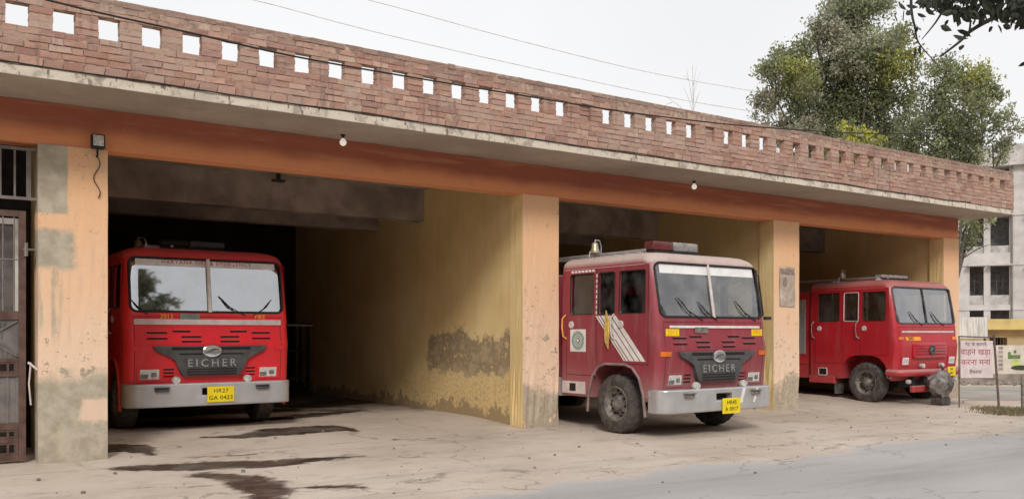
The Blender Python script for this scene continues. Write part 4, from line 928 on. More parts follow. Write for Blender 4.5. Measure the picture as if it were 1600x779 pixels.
# torn poster on the third pillar
t = NT("torn poster paper"); nB = t.noise(7, 6, 0.7); nA = t.noise(2.5, 4, 0.6)
c = t.mix(t.sst(nB, 0.38, 0.62), (0.50, 0.41, 0.33), (0.36, 0.29, 0.24)); c = t.mix(t.math('MULTIPLY', t.sst(nA, 0.52, 0.62), 0.8), c, (0.62, 0.56, 0.50))
M_POSTER = t.set(c, 0.9, 0, 0.1)
po = thing("torn_poster", "faded torn paper poster on the pillar beside the maroon fire engine", "poster", (14.69, -0.030, 0))
b = NB(); box(b, -0.21, 0.24, -0.002, 0.006, 2.07, 2.84)
bmesh.ops.subdivide_edges(b, edges=list(b.edges), cuts=7)
for v in b.verts: v.co.x += random.uniform(-0.012, 0.012); v.co.z += random.uniform(-0.012, 0.012)
obj("paper", b, M_POSTER, po)
b = NB(); box(b, -0.19, 0.21, -0.007, -0.0025, 2.70, 2.81); lathe(b, [(0.07, -0.007), (0.07, -0.0025), (0, -0.0025)], 12, Matrix.Translation((-0.06, 0, 2.55)) @ Matrix.Diagonal((1, 1, 1.4, 1)), axis='Y'); obj("printed_figure", b, simple("faded print", (0.27, 0.20, 0.175), 0.9, var=0.4, scale=25), po)

# ------------------------------------------------------------------ wet stains on the floor, one also standing for shade
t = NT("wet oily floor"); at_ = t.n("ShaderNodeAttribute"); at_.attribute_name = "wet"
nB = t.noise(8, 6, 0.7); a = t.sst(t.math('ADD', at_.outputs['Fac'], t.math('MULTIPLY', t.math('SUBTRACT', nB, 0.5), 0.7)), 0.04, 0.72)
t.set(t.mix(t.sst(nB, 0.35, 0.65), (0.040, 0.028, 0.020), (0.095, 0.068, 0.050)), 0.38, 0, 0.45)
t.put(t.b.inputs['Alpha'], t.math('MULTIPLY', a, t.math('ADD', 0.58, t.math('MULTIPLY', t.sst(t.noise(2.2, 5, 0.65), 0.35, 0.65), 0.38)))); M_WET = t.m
def gp(px, py, zz=0.0):
    u = (px - 800) / FOC; D = FOC * (1.55 - zz) / (py - 519); p = CAM + FWD * D + RGT * (u * D); return p.x, p.y
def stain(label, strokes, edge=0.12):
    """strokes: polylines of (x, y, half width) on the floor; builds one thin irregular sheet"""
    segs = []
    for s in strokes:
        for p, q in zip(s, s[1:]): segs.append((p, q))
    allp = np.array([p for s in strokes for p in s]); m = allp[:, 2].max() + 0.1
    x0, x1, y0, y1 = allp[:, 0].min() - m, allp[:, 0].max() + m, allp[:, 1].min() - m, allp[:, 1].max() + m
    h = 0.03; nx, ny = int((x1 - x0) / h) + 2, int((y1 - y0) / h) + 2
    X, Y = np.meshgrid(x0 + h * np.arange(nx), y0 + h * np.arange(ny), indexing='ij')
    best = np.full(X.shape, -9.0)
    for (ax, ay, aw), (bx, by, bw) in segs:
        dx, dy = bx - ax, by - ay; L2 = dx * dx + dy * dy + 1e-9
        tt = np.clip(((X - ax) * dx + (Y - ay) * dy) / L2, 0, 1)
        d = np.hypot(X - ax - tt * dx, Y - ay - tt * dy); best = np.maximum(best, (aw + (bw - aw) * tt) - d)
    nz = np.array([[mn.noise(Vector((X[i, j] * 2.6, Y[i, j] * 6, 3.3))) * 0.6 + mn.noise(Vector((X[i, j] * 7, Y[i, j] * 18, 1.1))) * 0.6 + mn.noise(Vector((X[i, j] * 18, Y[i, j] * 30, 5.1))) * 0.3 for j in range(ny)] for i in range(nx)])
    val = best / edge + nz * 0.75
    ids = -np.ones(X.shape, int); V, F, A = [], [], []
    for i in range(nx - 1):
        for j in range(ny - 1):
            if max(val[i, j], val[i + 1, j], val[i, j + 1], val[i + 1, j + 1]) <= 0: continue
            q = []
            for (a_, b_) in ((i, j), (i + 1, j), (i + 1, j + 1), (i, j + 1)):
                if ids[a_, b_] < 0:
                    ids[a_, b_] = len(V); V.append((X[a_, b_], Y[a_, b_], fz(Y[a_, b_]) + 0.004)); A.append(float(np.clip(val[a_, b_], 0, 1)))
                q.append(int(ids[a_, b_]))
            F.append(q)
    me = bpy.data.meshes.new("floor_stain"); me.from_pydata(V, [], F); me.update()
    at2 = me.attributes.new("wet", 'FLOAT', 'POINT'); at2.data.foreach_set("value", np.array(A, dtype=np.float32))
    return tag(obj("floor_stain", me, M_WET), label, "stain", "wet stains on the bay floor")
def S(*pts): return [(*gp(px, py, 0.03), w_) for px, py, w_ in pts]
stain("dark wet stain fanning out in front of the bright red fire engine", [S((190, 728, 0.25), (300, 724, 0.42), (420, 720, 0.36), (500, 713, 0.22), (560, 709, 0.14)), S((300, 711, 0.10), (380, 707, 0.10), (420, 704, 0.05)),
      S((320, 737, 0.22), (385, 745, 0.34), (425, 763, 0.30), (420, 774, 0.20)), S((430, 757, 0.14), (480, 757, 0.11), (545, 755, 0.13), (590, 759, 0.04))], 0.22)
stain("long dark puddle beside the front of the bright red fire engine", [S((315, 688, 0.10), (380, 686, 0.18), (440, 679, 0.45), (510, 674, 0.40), (555, 676, 0.12))], 0.16)
stain("small dark wet stain at the foot of the patched pillar", [S((176, 703, 0.34), (205, 702, 0.30), (240, 709, 0.08))], 0.16)
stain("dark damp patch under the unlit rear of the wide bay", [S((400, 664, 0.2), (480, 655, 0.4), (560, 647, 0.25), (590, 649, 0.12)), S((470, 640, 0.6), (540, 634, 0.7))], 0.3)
stain("broad black patch of painted shade and wet floor under the front of the bright red fire engine", [S((190, 672, 0.5), (280, 668, 0.7), (360, 664, 0.6), (430, 660, 0.4)), S((230, 655, 0.6), (330, 648, 0.8), (440, 646, 0.5))], 0.3)  # underbody shade and wet floor drawn as one dark sheet
stain("faint short damp mark on the floor of the wide bay, away from the walls", [S((630, 684, 0.12), (680, 682, 0.12))], 0.3)

# ------------------------------------------------------------------ overhead cables
def cable(name, label, pts, r, mat, cat="cable"):
    b = NB(); tube(b, pts, r, 6); return tag(obj(name, b, mat), label, cat)
def on_plane(px, py, dp):                                            # point on the plane y = CAM.y + dp
    u = (px - 800) / FOC; D = dp / (math.cos(YAW) - math.sin(YAW) * u); return at(px, py, D)
def smooth(pts, n=6):
    P_ = [pts[0]] + pts + [pts[-1]]; out = []
    for i in range(1, len(P_) - 2):
        p0, p1, p2, p3 = P_[i - 1], P_[i], P_[i + 1], P_[i + 2]
        for k in range(n):
            t_ = k / n; out.append(0.5 * ((2 * p1) + (p2 - p0) * t_ + (2 * p0 - 5 * p1 + 4 * p2 - p3) * t_ ** 2 + (3 * p1 - p0 - 3 * p2 + p3) * t_ ** 3))
    return out + [pts[-1]]
pts = [on_plane(px, py, 10.2) for px, py in ((-260, -95), (73, 0), (300, 52), (500, 96), (827, 151), (1000, 178), (1192, 199), (1396, 209), (1600, 201), (1760, 185))]
cable("overhead_cable", "sagging black cable running across the front of the brick parapet", smooth(pts), 0.011, M_CABLE)
for lab, pp in (("upper thin grey wire in the open sky behind the parapet", ((300, -65), (575, 0), (797, 60), (1000, 110), (1169, 141), (1400, 176))), ("lower thin grey wire in the open sky behind the parapet", ((150, -50), (395, 0), (627, 60), (1000, 143), (1169, 173), (1400, 205)))):
    cable("overhead_wire", lab, smooth([on_plane(px, py, 26.0) for px, py in pp]), 0.011, M_WIREGREY, "wire")
pts = [(XL + 0.5 + k * 0.9, YF - 0.008 + 0.004 * math.sin(k * 1.7), 4.378 + 0.010 * math.sin(k * 2.3) + 0.006 * math.sin(k * 5.1)) for k in range(int((XR - XL - 0.6) / 0.9))]
cable("joint_shade_line", "thin black line drawn as joint shade along the foot of the brick parapet", pts, 0.008, M_CABLE)  # shade of the joint below the brickwork, modelled as a black strand

# ------------------------------------------------------------------ trees
def leaf_mat(name, trans=0.42):
    t = NT(name); a_ = t.n("ShaderNodeAttribute"); a_.attribute_name = "tone"
    t.set(a_.outputs['Color'], 0.6, 0, 0.3)
    tl = t.n("ShaderNodeBsdfTranslucent"); t.t.links.new(a_.outputs['Color'], tl.inputs[0])
    m_ = t.n("ShaderNodeMixShader"); m_.inputs[0].default_value = trans
    t.t.links.new(t.b.outputs[0], m_.inputs[1]); t.t.links.new(tl.outputs[0], m_.inputs[2]); t.t.links.new(m_.outputs[0], t.out.inputs[0]); return t.m
M_LEAF = leaf_mat("leaf"); M_BARK = simple("grey bark", (0.12, 0.10, 0.085), 0.9, var=0.35, scale=8, bump=0.5, bscale=20)
M_TWIG = simple("dark twig bark", (0.06, 0.05, 0.043), 0.9, var=0.3)
def leaves_mesh(name, cent, colr, size, ratio=2.0):
    n = len(cent)
    d = rng.normal(size=(n, 3)); d[:, 2] -= 0.5; d /= np.linalg.norm(d, axis=1)[:, None]
    r_ = rng.normal(size=(n, 3)); s_ = np.cross(d, r_); s_ /= np.linalg.norm(s_, axis=1)[:, None] + 1e-9
    sz = size * rng.uniform(0.6, 1.35, n)[:, None]
    nrm = np.cross(d, s_)
    p0 = cent - d * sz * 0.5; p2 = cent + d * sz * 0.5
    q1 = cent + s_ * sz / ratio * 0.5 + nrm * sz * 0.08 - d * sz * 0.08; q3 = cent - s_ * sz / ratio * 0.5 + nrm * sz * 0.08 - d * sz * 0.08
    V = np.stack([p0, q1, p2, q3], 1).reshape(-1, 3); F = np.arange(4 * n).reshape(-1, 4)
    me = bpy.data.meshes.new(name); me.from_pydata(V.tolist(), [], F.tolist()); me.update()
    ca_ = me.color_attributes.new("tone", 'FLOAT_COLOR', 'POINT')
    c4 = np.concatenate([np.repeat(colr, 4, 0), np.ones((4 * n, 1))], 1).astype(np.float32); ca_.data.foreach_set("color", c4.ravel())
    return me
def tree(name, label, base, clumps, leaf, per_m3, palette, trunk_r, limb_seed, group=None, trunk_bend=0.3):
    """clumps: (px, py, D, radius, colour index)"""
    rt = thing(name, label, "tree", base, 0, group); B0 = Vector(base)
    C, K = [], []
    lr = random.Random(limb_seed)
    for (px, py, D, rad, ci) in clumps:
        c = np.array(at(px, py, D) - B0); nsub = max(6, int(26 * rad ** 1.6))
        for q in range(nsub):
            d = rng.normal(size=3); d /= np.linalg.norm(d); sub = c + d * rad * rng.uniform(0.15, 1.0) ** 0.6 * np.array([1, 1, 0.92]); sr = rad * rng.uniform(0.2, 0.36) + 0.08
            n = int(per_m3 * sr ** 2 * rng.uniform(0.5, 1.2)) + 4
            C.append(sub + rng.normal(size=(n, 3)) * sr * 0.55)
            base_c = np.array(palette[ci if ci not in (2, 5) or rng.random() < 0.55 else 0]) * rng.uniform(0.72, 1.3); K.append(np.clip(base_c * rng.uniform(0.7, 1.35, (n, 1)) * rng.uniform(0.92, 1.08, (n, 3)), 0, 1))
    C = np.concatenate(C); K = np.concatenate(K)
    obj("crown", leaves_mesh("crown", C, K, leaf), M_LEAF, rt)
    cz = [at(px, py, D) - B0 for px, py, D, _, _ in clumps]
    mid = sum(cz, Vector()) / len(cz); fork = Vector((mid.x * 0.4, mid.y * 0.4, max(1.5, min(c.z for c in cz) * 0.65)))
    b = NB(); tube(b, [(0, 0, -0.05), (fork.x * 0.3 + trunk_bend * 0.3, fork.y * 0.3, fork.z * 0.5), fork], [trunk_r * 1.3, trunk_r, trunk_r * 0.8], 10)
    tk = obj("trunk", b, M_BARK, rt, 60)
    for ic, c in enumerate(cz):
        if ic % 2 and len(cz) > 8: continue
        b = NB(); m1 = fork.lerp(c, 0.5) + Vector((lr.uniform(-.3, .3), lr.uniform(-.3, .3), lr.uniform(-.2, .5)))
        tube(b, [fork - Vector((0, 0, 0.1)), m1, c], [trunk_r * 0.42, trunk_r * 0.2, trunk_r * 0.04], 7); obj("limb", b, M_BARK, tk, 60)
        for q in range(3):
            e = c + Vector((lr.uniform(-1, 1), lr.uniform(-1, 1), lr.uniform(-.6, 1))) * 0.55
            b = NB(); tube(b, [m1.lerp(c, 0.6), m1.lerp(c, 0.8).lerp(e, 0.5), e], [trunk_r * 0.16, trunk_r * 0.1, trunk_r * 0.04], 5); obj("twig", b, M_BARK, tk)
    return rt
def gbase(px, D): p = at(px, 519, D); return (p.x, p.y, 0.0)
PAL = [(0.270, 0.285, 0.150), (0.330, 0.345, 0.215), (0.395, 0.400, 0.120), (0.220, 0.238, 0.135), (0.355, 0.345, 0.250), (0.45, 0.45, 0.08)]
D1 = 33
tree("leafy_tree", "tall grey green tree with yellow green patches rising behind the parapet", gbase(1320, D1), [
    (1345, 15, D1, 1.15, 1), (1310, 60, D1, 1.0, 4), (1365, 75, D1 - 1, 1.0, 1), (1395, 100, D1 - 1, 0.95, 2), (1405, 60, D1, 0.6, 0), (1245, 75, D1, 0.75, 0), (1225, 120, D1, 0.85, 1), (1248, 120, D1 - 1.2, 0.75, 2), (1195, 110, D1, 0.5, 1), (1190, 165, D1, 0.7, 4),
    (1290, 130, D1 + 0.5, 1.0, 3), (1345, 150, D1, 1.1, 0), (1395, 150, D1, 0.85, 0), (1260, 180, D1, 0.9, 1), (1310, 190, D1, 0.9, 3), (1370, 200, D1, 0.9, 3), (1220, 195, D1, 0.6, 4), (1270, 240, D1, 0.8, 3), (1340, 260, D1, 0.8, 3), (1330, 95, D1 - 1.0, 0.7, 4), (1275, 40, D1, 0.35, 1), (1330, 105, D1, 0.9, 3), (1300, 230, D1 - 0.6, 0.75, 0), (1235, 225, D1 - 0.3, 0.6, 1), (1390, 230, D1 - 0.6, 0.75, 0), (1265, 205, D1 - 1, 0.6, 4)],
    0.135, 1250, PAL, 0.24, 3)
D2 = 30
tree("leafy_tree", "shorter green tree behind the far end of the brick parapet, nearest the concrete building", gbase(1474, D2), [
    (1475, 125, D2, 0.80, 0), (1510, 120, D2, 0.65, 2), (1545, 150, D2, 0.65, 2), (1450, 165, D2, 0.7, 3), (1500, 170, D2 - 0.5, 0.85, 0), (1555, 185, D2, 0.55, 1), (1430, 205, D2, 0.65, 3), (1475, 215, D2, 0.8, 3), (1530, 215, D2, 0.7, 0), (1560, 235, D2, 0.45, 1), (1500, 250, D2, 0.6, 3), (1440, 235, D2, 0.7, 3), (1420, 190, D2 + 0.5, 0.45, 0), (1590, 195, D2, 0.25, 1), (1470, 250, D2 - 0.7, 0.6, 0), (1535, 255, D2 - 0.5, 0.5, 1), (1575, 215, D2, 0.4, 4),
    (1510, 355, D2, 0.5, 0), (1518, 385, D2, 0.36, 1), (1545, 330, D2, 0.35, 1), (1535, 110, D2, 0.3, 1)],
    0.12, 1300, PAL, 0.18, 5)
tree("young_tree", "bright yellow green young tree peeping over the middle of the tree line", gbase(1345, 27.5), [(1325, 200, 27.5, 0.28, 5), (1350, 212, 27.5, 0.35, 5), (1372, 222, 27.5, 0.28, 5), (1335, 222, 27.5, 0.35, 5), (1350, 250, 27.5, 0.4, 2)], 0.15, 800, PAL, 0.07, 8)
ac_ = lambda x_, y_, z_: (lambda p: (800 + FOC * p.dot(RGT) / p.dot(FWD), 519 - FOC * p.z / p.dot(FWD), p.dot(FWD)))(Vector((x_, y_, z_)) - CAM)
tree("unseen_mirrored_tree", "unseen tall tree added across the road for the windscreen of the bright red fire engine to mirror", (6.4, -18.4, 0), [ac_(q_[0] - 2.9, q_[1], q_[2]) + (0.8, 3) for q_ in ((9.2, -18.2, 10.6), (10.2, -18.0, 10.2), (9.6, -18.5, 9.4), (10.9, -18.2, 9.0), (10.0, -18.2, 8.3), (11.2, -18.4, 7.6), (9.7, -18.2, 7.2), (10.6, -18.2, 6.6))], 0.2, 900, PAL, 0.2, 9)  # added out of view to give the windscreen a dark crown to reflect
bs = thing("bare_sapling", "thin leafless sapling standing alone behind the parapet", "tree", gbase(1082, 30)); B0 = Vector(bs.location)
b = NB(); tube(b, [(0, 0, 0), at(1081, 300, 30) - B0, at(1084, 180, 30) - B0, at(1082, 102, 30) - B0], [0.06, 0.045, 0.03, 0.008], 6); tk = obj("trunk", b, M_WIREGREY, bs)
for (pa, pb) in (((1083, 165), (1072, 105)), ((1083, 150), (1094, 112)), ((1083, 140), (1088, 105)), ((1083, 175), (1068, 135)), ((1084, 170), (1095, 140)), ((1076, 125), (1066, 118)), ((1082, 185), (1040, 150)), ((1050, 160), (1035, 170))):
    b = NB(); tube(b, [at(*pa, 30) - B0, (at(*pa, 30).lerp(at(*pb, 30), 0.5) + Vector((0, 0, 0.05))) - B0, at(*pb, 30) - B0], [0.014, 0.010, 0.004], 5); obj("twig", b, M_WIREGREY, tk)

# the roadside tree whose bough hangs into the view
nb = Vector((5.75, -10.95, 0.0)); nt_ = thing("roadside_tree", "nearby roadside tree whose dark leafy bough hangs against the sky", "tree", nb)
DN = 5.0
b = NB(); tube(b, [(0, 0, -0.05), (0.05, 0.05, 1.6), (0.0, 0.1, 3.2), (0.1, 0.1, 5.0)], [0.17, 0.13, 0.11, 0.06], 12); tk = obj("trunk", b, M_TWIG, nt_, 60)
def near(px, py, d=DN): return at(px, py, d) - nb
for pl, r0 in (([(1850, -60), (1720, -20), (1600, 8), (1545, 32), (1515, 50), (1500, 65), (1470, 88)], 0.020), ([(1720, -60), (1600, -20), (1530, -8), (1480, 5), (1455, 20)], 0.016), ([(1480, 5), (1462, 35), (1440, 62)], 0.008), ([(1424, -30), (1424, 15), (1430, 45), (1436, 68), (1462, 98)], 0.009), ([(1600, -20), (1500, -30), (1424, -30)], 0.012), ([(1515, 50), (1516, 30), (1510, 5)], 0.007), ([(1720, -20), (1690, -60), (1600, -40)], 0.012)):
    p = smooth([near(*q) for q in pl], 4); b = NB()
    if pl[0][0] > 1800: p = [Vector((0.0, 0.1, 3.3))] + p
    elif pl[0] == (1720, -60): p = [Vector((0.05, 0.1, 4.0))] + p
    tube(b, p, [r0 * (1 - 0.75 * k / (len(p) - 1)) for k in range(len(p))], 7); obj("branch", b, M_TWIG, tk, 60)
LN = []
LN += [(px, py) for px, py in ((1410, 10), (1400, 27), (1412, 24), (1420, 20), (1425, 10), (1440, 24), (1442, 30), (1432, 46), (1428, 54), (1453, 18), (1462, 17), (1475, 16), (1479, 36), (1478, 44), (1487, 20), (1497, 35), (1500, 58), (1506, 52), (1513, 53), (1498, 60), (1438, 78), (1429, 82), (1562, 45), (1573, 42), (1590, 40), (1593, 30), (1598, 100), (1548, 46), (1502, 74))]
for k in range(620):
    u = random.random(); px = 1425 + 215 * u ** 0.7 + random.uniform(-8, 8); top = -55; bot = np.interp(px, [1420, 1450, 1490, 1520, 1560, 1600, 1640], [2, 12, 24, 34, 28, 42, 46]); py = top + (bot - top) * random.random() ** 0.65
    LN.append((px, py))
V, F, K = [], [], []
for px, py in LN:
    c = near(px, py, DN + random.uniform(-0.25, 0.3)); L = random.uniform(0.042, 0.080); wd = L * random.uniform(0.42, 0.6)
    d = Vector((random.uniform(-.7, .7), random.uniform(-.7, .7), random.uniform(-1.0, -0.1))).normalized(); s_ = d.cross(Vector((random.uniform(-1, 1), random.uniform(-1, 1), random.uniform(-.4, .4)))).normalized(); n_ = d.cross(s_)
    i = len(V)
    for (a_, bb, cc) in ((-0.5, 0, 0), (-0.25, 0.42, 0.05), (0.1, 0.5, 0.06), (0.36, 0.22, 0.02), (0.55, 0, -0.05), (0.36, -0.22, 0.02), (0.1, -0.5, 0.06), (-0.25, -0.42, 0.05)):
        V.append(tuple(c + d * a_ * L + s_ * bb * wd + n_ * cc * L))
    F += [(i, i + 1, i + 2, i + 3, i + 4), (i, i + 4, i + 5, i + 6, i + 7)]
    kk = random.uniform(0.7, 1.2); K += [(0.030 * kk, 0.036 * kk, 0.022 * kk, 1)] * 8
me = bpy.data.meshes.new("crown"); me.from_pydata(V, [], F); me.update()
ca = me.color_attributes.new("tone", 'FLOAT_COLOR', 'POINT'); ca.data.foreach_set("color", np.array(K, dtype=np.float32).ravel())
obj("crown", me, leaf_mat("dark leaf", 0.08), nt_)

# ------------------------------------------------------------------ far end: sign, wall, yellow building, concrete block
def frame_at(px, D, turn=0.0): p = at(px, 519, D); return (p.x, p.y, 0.0), -YAW + turn
loc, rz = frame_at(1499, 18.8)
sg = thing("notice_sign", "small white notice board with red hindi lettering on a rusty post frame", "sign", loc, rz)
k18 = 18.8 / FOC
M_BOARD = simple("sun bleached board", (0.66, 0.56, 0.56), 0.7, var=0.1, scale=6)
M_RUST = simple("rusty iron", (0.13, 0.095, 0.085), 0.8, var=0.3, scale=12)
M_SIGNRED = simple("faded red lettering", (0.40, 0.09, 0.11), 0.7, var=0.25, scale=25)
b = NB(); box(b, 0.02, 52 * k18, -0.012, 0.012, 1.55 - 71 * k18, 1.55 - 13 * k18); bd_ = obj("board", b, M_BOARD, sg)
for s_, size, zpx, m_ in (("गेट के सामने", 0.10, 536, M_RUST), ("वाहन खड़ा", 0.165, 548, M_SIGNRED), ("करना मना", 0.165, 564, M_SIGNRED), ("हैफायर", 0.10, 579, M_RUST)):
    me = text_mesh(s_, size, 0.003)
    wmax = max(abs(v.co.x) for v in me.vertices) if len(me.vertices) else 1; kx = min(1.0, 0.31 / wmax)
    for v in me.vertices: v.co = (25 * k18 + v.co.x * kx, -0.0135 - v.co.z, 1.55 - (zpx - 519) * k18 - 0.02 + v.co.y)
    obj("lettering", me, m_, bd_)
for za in (525, 589): b = NB(); tube(b, [(0.0, 0.012, 1.55 - (za - 519) * k18), (57 * k18, 0.012, 1.55 - (za + 2 - 519) * k18)], 0.014, 8); obj("cross_bar", b, M_RUST, sg)
b = NB(); tube(b, [(62 * k18, 0.0, -0.02), (54.5 * k18, 0.015, 1.50)], 0.024, 8); obj("post", b, M_RUST, sg)
b = NB(); tube(b, [(0.012, 0.03, -0.02), (0.008, 0.03, 1.48)], 0.014, 8); obj("post", b, M_RUST, sg)

# side road and verge
p0 = at(1490, 519, 22.0); 
b = NB(); M = Matrix.Translation((p0.x, p0.y, 0)) @ Matrix.Rotation(-YAW, 4, 'Z')
b.faces.new([b.verts.new(M @ Vector(q)) for q in ((-1.2, -1.3, 0.0045), (40, -1.3, 0.0045), (40, 4.0, 0.0045), (-1.2, 4.0, 0.0045))]); tag(obj("side_road", b, M_SIDEROAD), kind="structure")
# white painted compound wall with a strip of rubble at its foot
loc, rz = frame_at(1480, 27.5); k27 = 27.5 / FOC
wl = thing("compound_wall", "low white compound wall with painted green advert behind the notice sign", "wall", loc, rz)
M_WHITEWASH = simple("cream whitewash", (0.62, 0.56, 0.48), 0.9, spec=0.2, var=0.15, scale=2.5, bump=0.3, bscale=15)
b = NB(); box(b, -0.6, 14.0, 0.0, 0.22, 0, 1.55 - 20 * k27); obj("wall_body", b, M_WHITEWASH, wl)
b = NB(); box(b, -0.6, 14.0, -0.03, -0.002, 0, 0.30); obj("plinth", b, M_CONC, wl)
GRN = simple("green advert paint", (0.13, 0.19, 0.07), 0.8, var=0.3); YGR = simple("lime advert paint", (0.50, 0.56, 0.18), 0.8, var=0.2); DGN = simple("dark green advert paint", (0.045, 0.06, 0.03), 0.8, var=0.3); GRT = simple("grey advert paint", (0.34, 0.28, 0.27), 0.8, var=0.3)
def ell(b, cx, cz, rx, rz_): lathe(b, [(1.0, -0.006), (1.0, -0.0015), (0, -0.0015)], 20, Matrix.Translation((cx, 0, cz)) @ Matrix.Diagonal((rx, 1, rz_, 1)), axis='Y')
wx = lambda px: (px - 1480) * k27
wz = lambda py: 1.55 - (py - 519) * k27
b = NB(); box(b, wx(1575), wx(1594), -0.006, -0.0015, wz(560), wz(554)); ell(b, wx(1586), wz(549), 0.04, 0.05); ell(b, wx(1577), wz(552), 0.05, 0.06); obj("painted_advert", b, GRN, wl)
b = NB(); ell(b, wx(1587), wz(566), 0.16, 0.09); obj("painted_advert", b, YGR, wl)
b = NB(); ell(b, wx(1596), wz(574), 0.32, 0.075); obj("painted_advert", b, DGN, wl)
b = NB()
for k in range(6): box(b, wx(1560), wx(1567), -0.006, -0.0015, wz(578 - k * 6.5), wz(573.5 - k * 6.5))
obj("painted_lettering", b, GRT, wl)
# rubble strip, dry grass
rb_ = []
M_RUBBLE = simple("grey rubble", (0.24, 0.215, 0.19), 0.95, var=0.4, scale=9, bump=0.5, bscale=30)
b = NB(); lw = Matrix.Translation(loc) @ Matrix.Rotation(rz, 4, 'Z')
for k in range(520):
    q = lw @ Vector((random.uniform(-0.5, 9), -0.05 - abs(random.gauss(0, 0.32)), 0)); s_ = random.uniform(0.03, 0.11)
    m = bmesh.ops.create_icosphere(b, subdivisions=1, radius=s_, matrix=Matrix.Translation((q.x, q.y, s_ * 0.3)) @ Matrix.Rotation(random.uniform(0, 6), 4, 'Z') @ Matrix.Diagonal((1, random.uniform(.6, 1), random.uniform(.4, .8), 1)))
tag(obj("rubble", b, M_RUBBLE), "grey rubble strewn along the foot of the white wall", "rubble", kind="stuff")
def blades(name, label, pts, n, h, col, spread):
    V, F, K = [], [], []
    for k in range(n):
        cx, cy = random.choice(pts); x_, y_ = cx + random.gauss(0, spread[0]), cy + random.gauss(0, spread[1]); hh = h * random.uniform(0.4, 1.2); a_ = random.uniform(0, 6.28); w_ = random.uniform(0.006, 0.014); lx_, ly_ = random.gauss(0, .5) * hh, random.gauss(0, .5) * hh
        i = len(V); V += [(x_ - w_ * math.cos(a_), y_ - w_ * math.sin(a_), 0), (x_ + w_ * math.cos(a_), y_ + w_ * math.sin(a_), 0), (x_ + lx_, y_ + ly_, hh)]; F.append((i, i + 1, i + 2))
        q = random.uniform(0.6, 1.3); K += [(col[0] * q, col[1] * q, col[2] * q, 1)] * 3
    me = bpy.data.meshes.new(name); me.from_pydata(V, [], F); me.update(); ca_ = me.color_attributes.new("tone", 'FLOAT_COLOR', 'POINT'); ca_.data.foreach_set("color", np.array(K, dtype=np.float32).ravel())
    return tag(obj(name, me, M_LEAF), label, "grass", kind="stuff")
gpt = [gp(px, py) for px, py in ((1558, 640), (1564, 643), (1572, 641), (1582, 646), (1592, 643), (1605, 641), (1568, 647), (1620, 645))]
blades("dry_grass", "patch of dry grass around the foot of the notice sign post", gpt, 2400, 0.085, (0.30, 0.255, 0.15), (0.13, 0.24))
b = NB()
for k in range(230):
    q = (random.uniform(0, 21), random.choice((random.uniform(-5.5, -0.3), random.gauss(-3.6, 0.6)))); s_ = random.choice((0.006, 0.008, 0.010, 0.012, 0.018)) * random.uniform(0.7, 1.2)
    bmesh.ops.create_icosphere(b, subdivisions=1, radius=s_, matrix=Matrix.Translation((q[0], q[1], s_ * 0.35 + 0.005)) @ Matrix.Rotation(random.uniform(0, 6), 4, 'Z') @ Matrix.Diagonal((1, random.uniform(.6, 1), random.uniform(.4, .8), 1)))
for px, py in ((205, 716), (60, 750), (905, 698), (380, 737), (655, 765), (430, 690), (505, 681), (1505, 628), (1450, 652), (1330, 668), (180, 740), (130, 770)):
    q = gp(px, py); s_ = random.uniform(0.018, 0.034)
    bmesh.ops.create_icosphere(b, subdivisions=1, radius=s_, matrix=Matrix.Translation((q[0], q[1], fz(q[1]) + s_ * 0.35)) @ Matrix.Rotation(random.uniform(0, 6), 4, 'Z') @ Matrix.Diagonal((1, random.uniform(.6, 1), random.uniform(.5, .8), 1)))
tag(obj("gravel", b, M_RUBBLE), "loose grit and small stones scattered over the forecourt", "gravel", kind="stuff")
# white hoarding behind the sign
loc, rz = frame_at(1500, 29.5); k29 = 29.5 / FOC
hb = thing("white_hoarding", "plain white streaked hoarding on legs behind the notice sign", "hoarding", loc, rz)
M_HOARD = NT("streaked white sheet"); q = M_HOARD.noise(4, 4, 0.6, stretch=(3.5, 1, 0.25)); M_HOARD = M_HOARD.set(M_HOARD.mix(M_HOARD.sst(q, 0.4, 0.65), (0.74, 0.70, 0.65), (0.48, 0.46, 0.42)), 0.7)
b = NB(); box(b, -0.3, 43 * k29, -0.015, 0.015, 1.55 - 9 * k29, 1.55 + 24 * k29); obj("panel", b, M_HOARD, hb)
for xx in (-0.2, 40 * k29): b = NB(); box(b, xx - 0.03, xx + 0.03, 0.017, 0.07, 0, 1.55 + 20 * k29); obj("leg", b, M_RUST, hb)
# low yellow building
loc, rz = frame_at(1530, 38); k38 = 38 / FOC
yb = thing("yellow_building", "low yellow building with a flat canopy band behind the white wall", "building", loc, rz)
M_YB = simple("yellow wash", (0.56, 0.42, 0.17), 0.9, spec=0.2, var=0.15, scale=1.5); M_YB2 = simple("tan wash", (0.47, 0.355, 0.20), 0.9, spec=0.2, var=0.15, scale=1.5)
b = NB(); box(b, -1.5, 16, 0.5, 6, 0, 1.55 + 4 * k38); win = NB(); box(win, 26 * k38, 54 * k38, 0.0, 1.2, 1.55 - 21 * k38, 1.55 - 8 * k38); obj("wall_body", boolean(b, [win]), M_YB2, yb)
b = NB(); box(b, 26 * k38, 54 * k38, 1.0, 1.1, 1.55 - 21 * k38, 1.55 - 8 * k38); wn_ = obj("window", b, M_CHASSIS, yb)
b = NB()
for k in range(5): tube(b, [(26 * k38 + 0.09 + k * 0.13, 0.55, 1.55 - 21 * k38), (26 * k38 + 0.09 + k * 0.13, 0.55, 1.55 - 8 * k38)], 0.012, 6)
obj("window_grille", b, M_RUST, wn_)
b = NB(); box(b, -1.5, 16, 0.0, 6.2, 1.55 + 4 * k38 + 0.002, 1.55 + 21 * k38); bevel(b, 0.03); obj("roof_band", b, M_YB, yb)
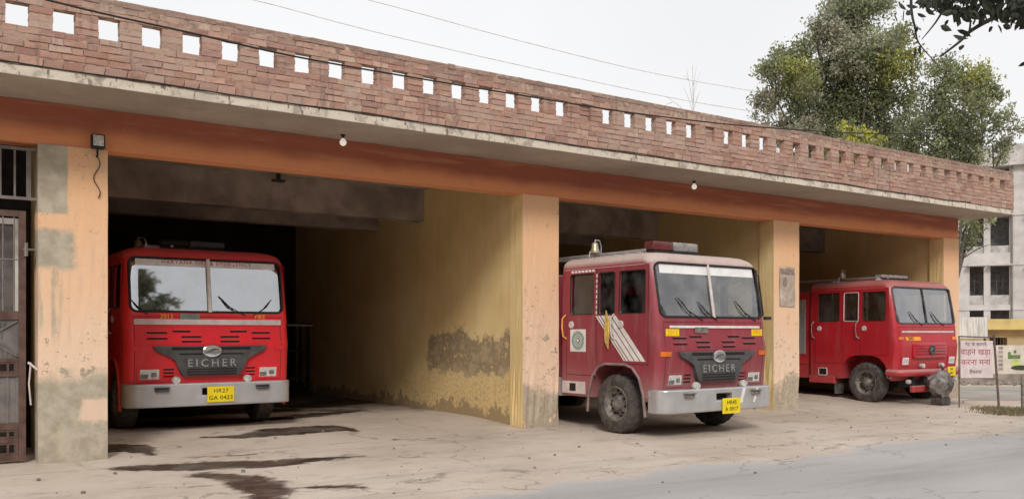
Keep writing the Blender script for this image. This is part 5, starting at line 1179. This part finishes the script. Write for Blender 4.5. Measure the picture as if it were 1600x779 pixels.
# unfinished concrete block
loc, rz = frame_at(1500, 58, -R(25))
cb = thing("concrete_building", "unfinished grey concrete building with open window bays beyond the roadside trees", "building", loc, rz)
M_CB = simple("pale raw concrete", (0.50, 0.475, 0.460), 0.9, spec=0.2, var=0.18, scale=0.9, bump=0.2, bscale=8); M_CB2 = simple("grey block infill", (0.43, 0.415, 0.395), 0.9, spec=0.2, var=0.2, scale=3)
M_SHADEROOM = simple("bare inner wall", (0.20, 0.195, 0.19), 0.9, var=0.3)
floors = [(0.0, 0.9, 2.95), (3.05, 3.9, 5.75), (6.3, 7.0, 8.85), (9.35, 10.05, 11.95)]; ZT = 13.3
cols = [(-9.0, -8.2), (-6.4, -6.0), (-4.4, -3.5), (-1.9, -1.5), (-0.3, 0.55), (1.35, 1.72), (2.78, 3.85), (5.05, 5.4), (6.5, 7.5), (8.7, 9.1), (10.2, 11.2)]
b = NB(); box(b, -9.0, 11.2, 1.4, 12, 0, ZT - 0.6); obj("inner_wall", b, M_SHADEROOM, cb)
b = NB()
for a_, c_ in cols: box(b, a_, c_, 0.0, 0.5, 0, ZT - 0.4)
obj("column_frame", b, M_CB, cb)
for k, (zf, zs_, zh) in enumerate(floors):
    nxt = floors[k + 1][0] if k + 1 < len(floors) else ZT - 0.7
    b = NB(); box(b, -9.1, 11.3, -0.06 if k < 3 else -0.45, 1.398, zh, nxt + 0.25 if k < 3 else ZT - 0.55); obj("floor_slab", b, M_CB, cb)
    for (a_, c_), (a2, c2) in zip(cols, cols[1:]):
        b = NB(); z0_ = (zf + 0.252) if k else 0.0
        box(b, c_ + 0.002, a2 - 0.002, 0.1, 0.32, z0_, zs_); obj("sill_wall", b, M_CB2, cb)
for k, (zf, zs_, zh) in enumerate(floors):
    for (a_, c_), (a2, c2) in zip(cols, cols[1:]):
        if k: b = NB(); box(b, c_ - 0.12, a2 + 0.12, -0.5, -0.065, zh - 0.02, zh + 0.07); obj("sunshade", b, M_CB, cb)
        if (k + int(a_ * 3)) % 3 and a2 - c_ > 0.3:
            b = NB(); n = 3; w_ = (a2 - c_) / n
            for q in range(n): box(b, c_ + q * w_ + 0.003, c_ + q * w_ + 0.04, 0.62, 0.66, zs_, zh)
            box(b, c_ + 0.004, a2 - 0.004, 0.615, 0.665, (zs_ + zh) / 2 - 0.02, (zs_ + zh) / 2 + 0.02); obj("window_frame", b, M_RUST, cb)
b = NB(); tube(b, [(2.9, -0.10, 0), (2.9, -0.10, ZT - 0.6)], 0.06, 8); obj("drain_pipe", b, M_RIM, cb)
b = NB(); box(b, -9.1, 11.3, -0.1, 0.15, ZT - 0.548, ZT); box(b, -9.1, 11.3, 11.8, 12.0, ZT - 0.548, ZT); obj("roof_parapet", b, M_CB2, cb)
# grey post at the verge
loc, rz = frame_at(1599.5, 18.4)
b = NB(); lathe(b, [(0.05, -0.02), (0.05, 0.6), (0.042, 0.66), (0.0, 0.67)], 12, axis='Z'); bo = obj("verge_post", b, M_RUBBLE, None, 50, loc); tag(bo, "short grey stone post at the verge beside the dry grass", "post")

# building added out of view: it shades the low sky and shows in the windscreens
ob = thing("unseen_opposite_building", "long unseen plastered building added across the road to shade the low sky", "building", (0, -24, 0))
b = NB(); box(b, -45, 50, -8, 0, 0, 9.6); cs = []
for k in range(18):
    for zz in (1.0, 4.6):
        q = NB(); box(q, -42 + k * 5, -40 + k * 5, -0.1, 0.03, zz, zz + 1.9); cs.append(q)
obj("wall_body", b, simple("unseen opposite plaster", (0.24, 0.20, 0.165), 0.9, spec=0.2, var=0.3, scale=0.7), ob)  # body of the added building, out of view
for q in cs: obj("window", q, M_CHASSIS, ob)
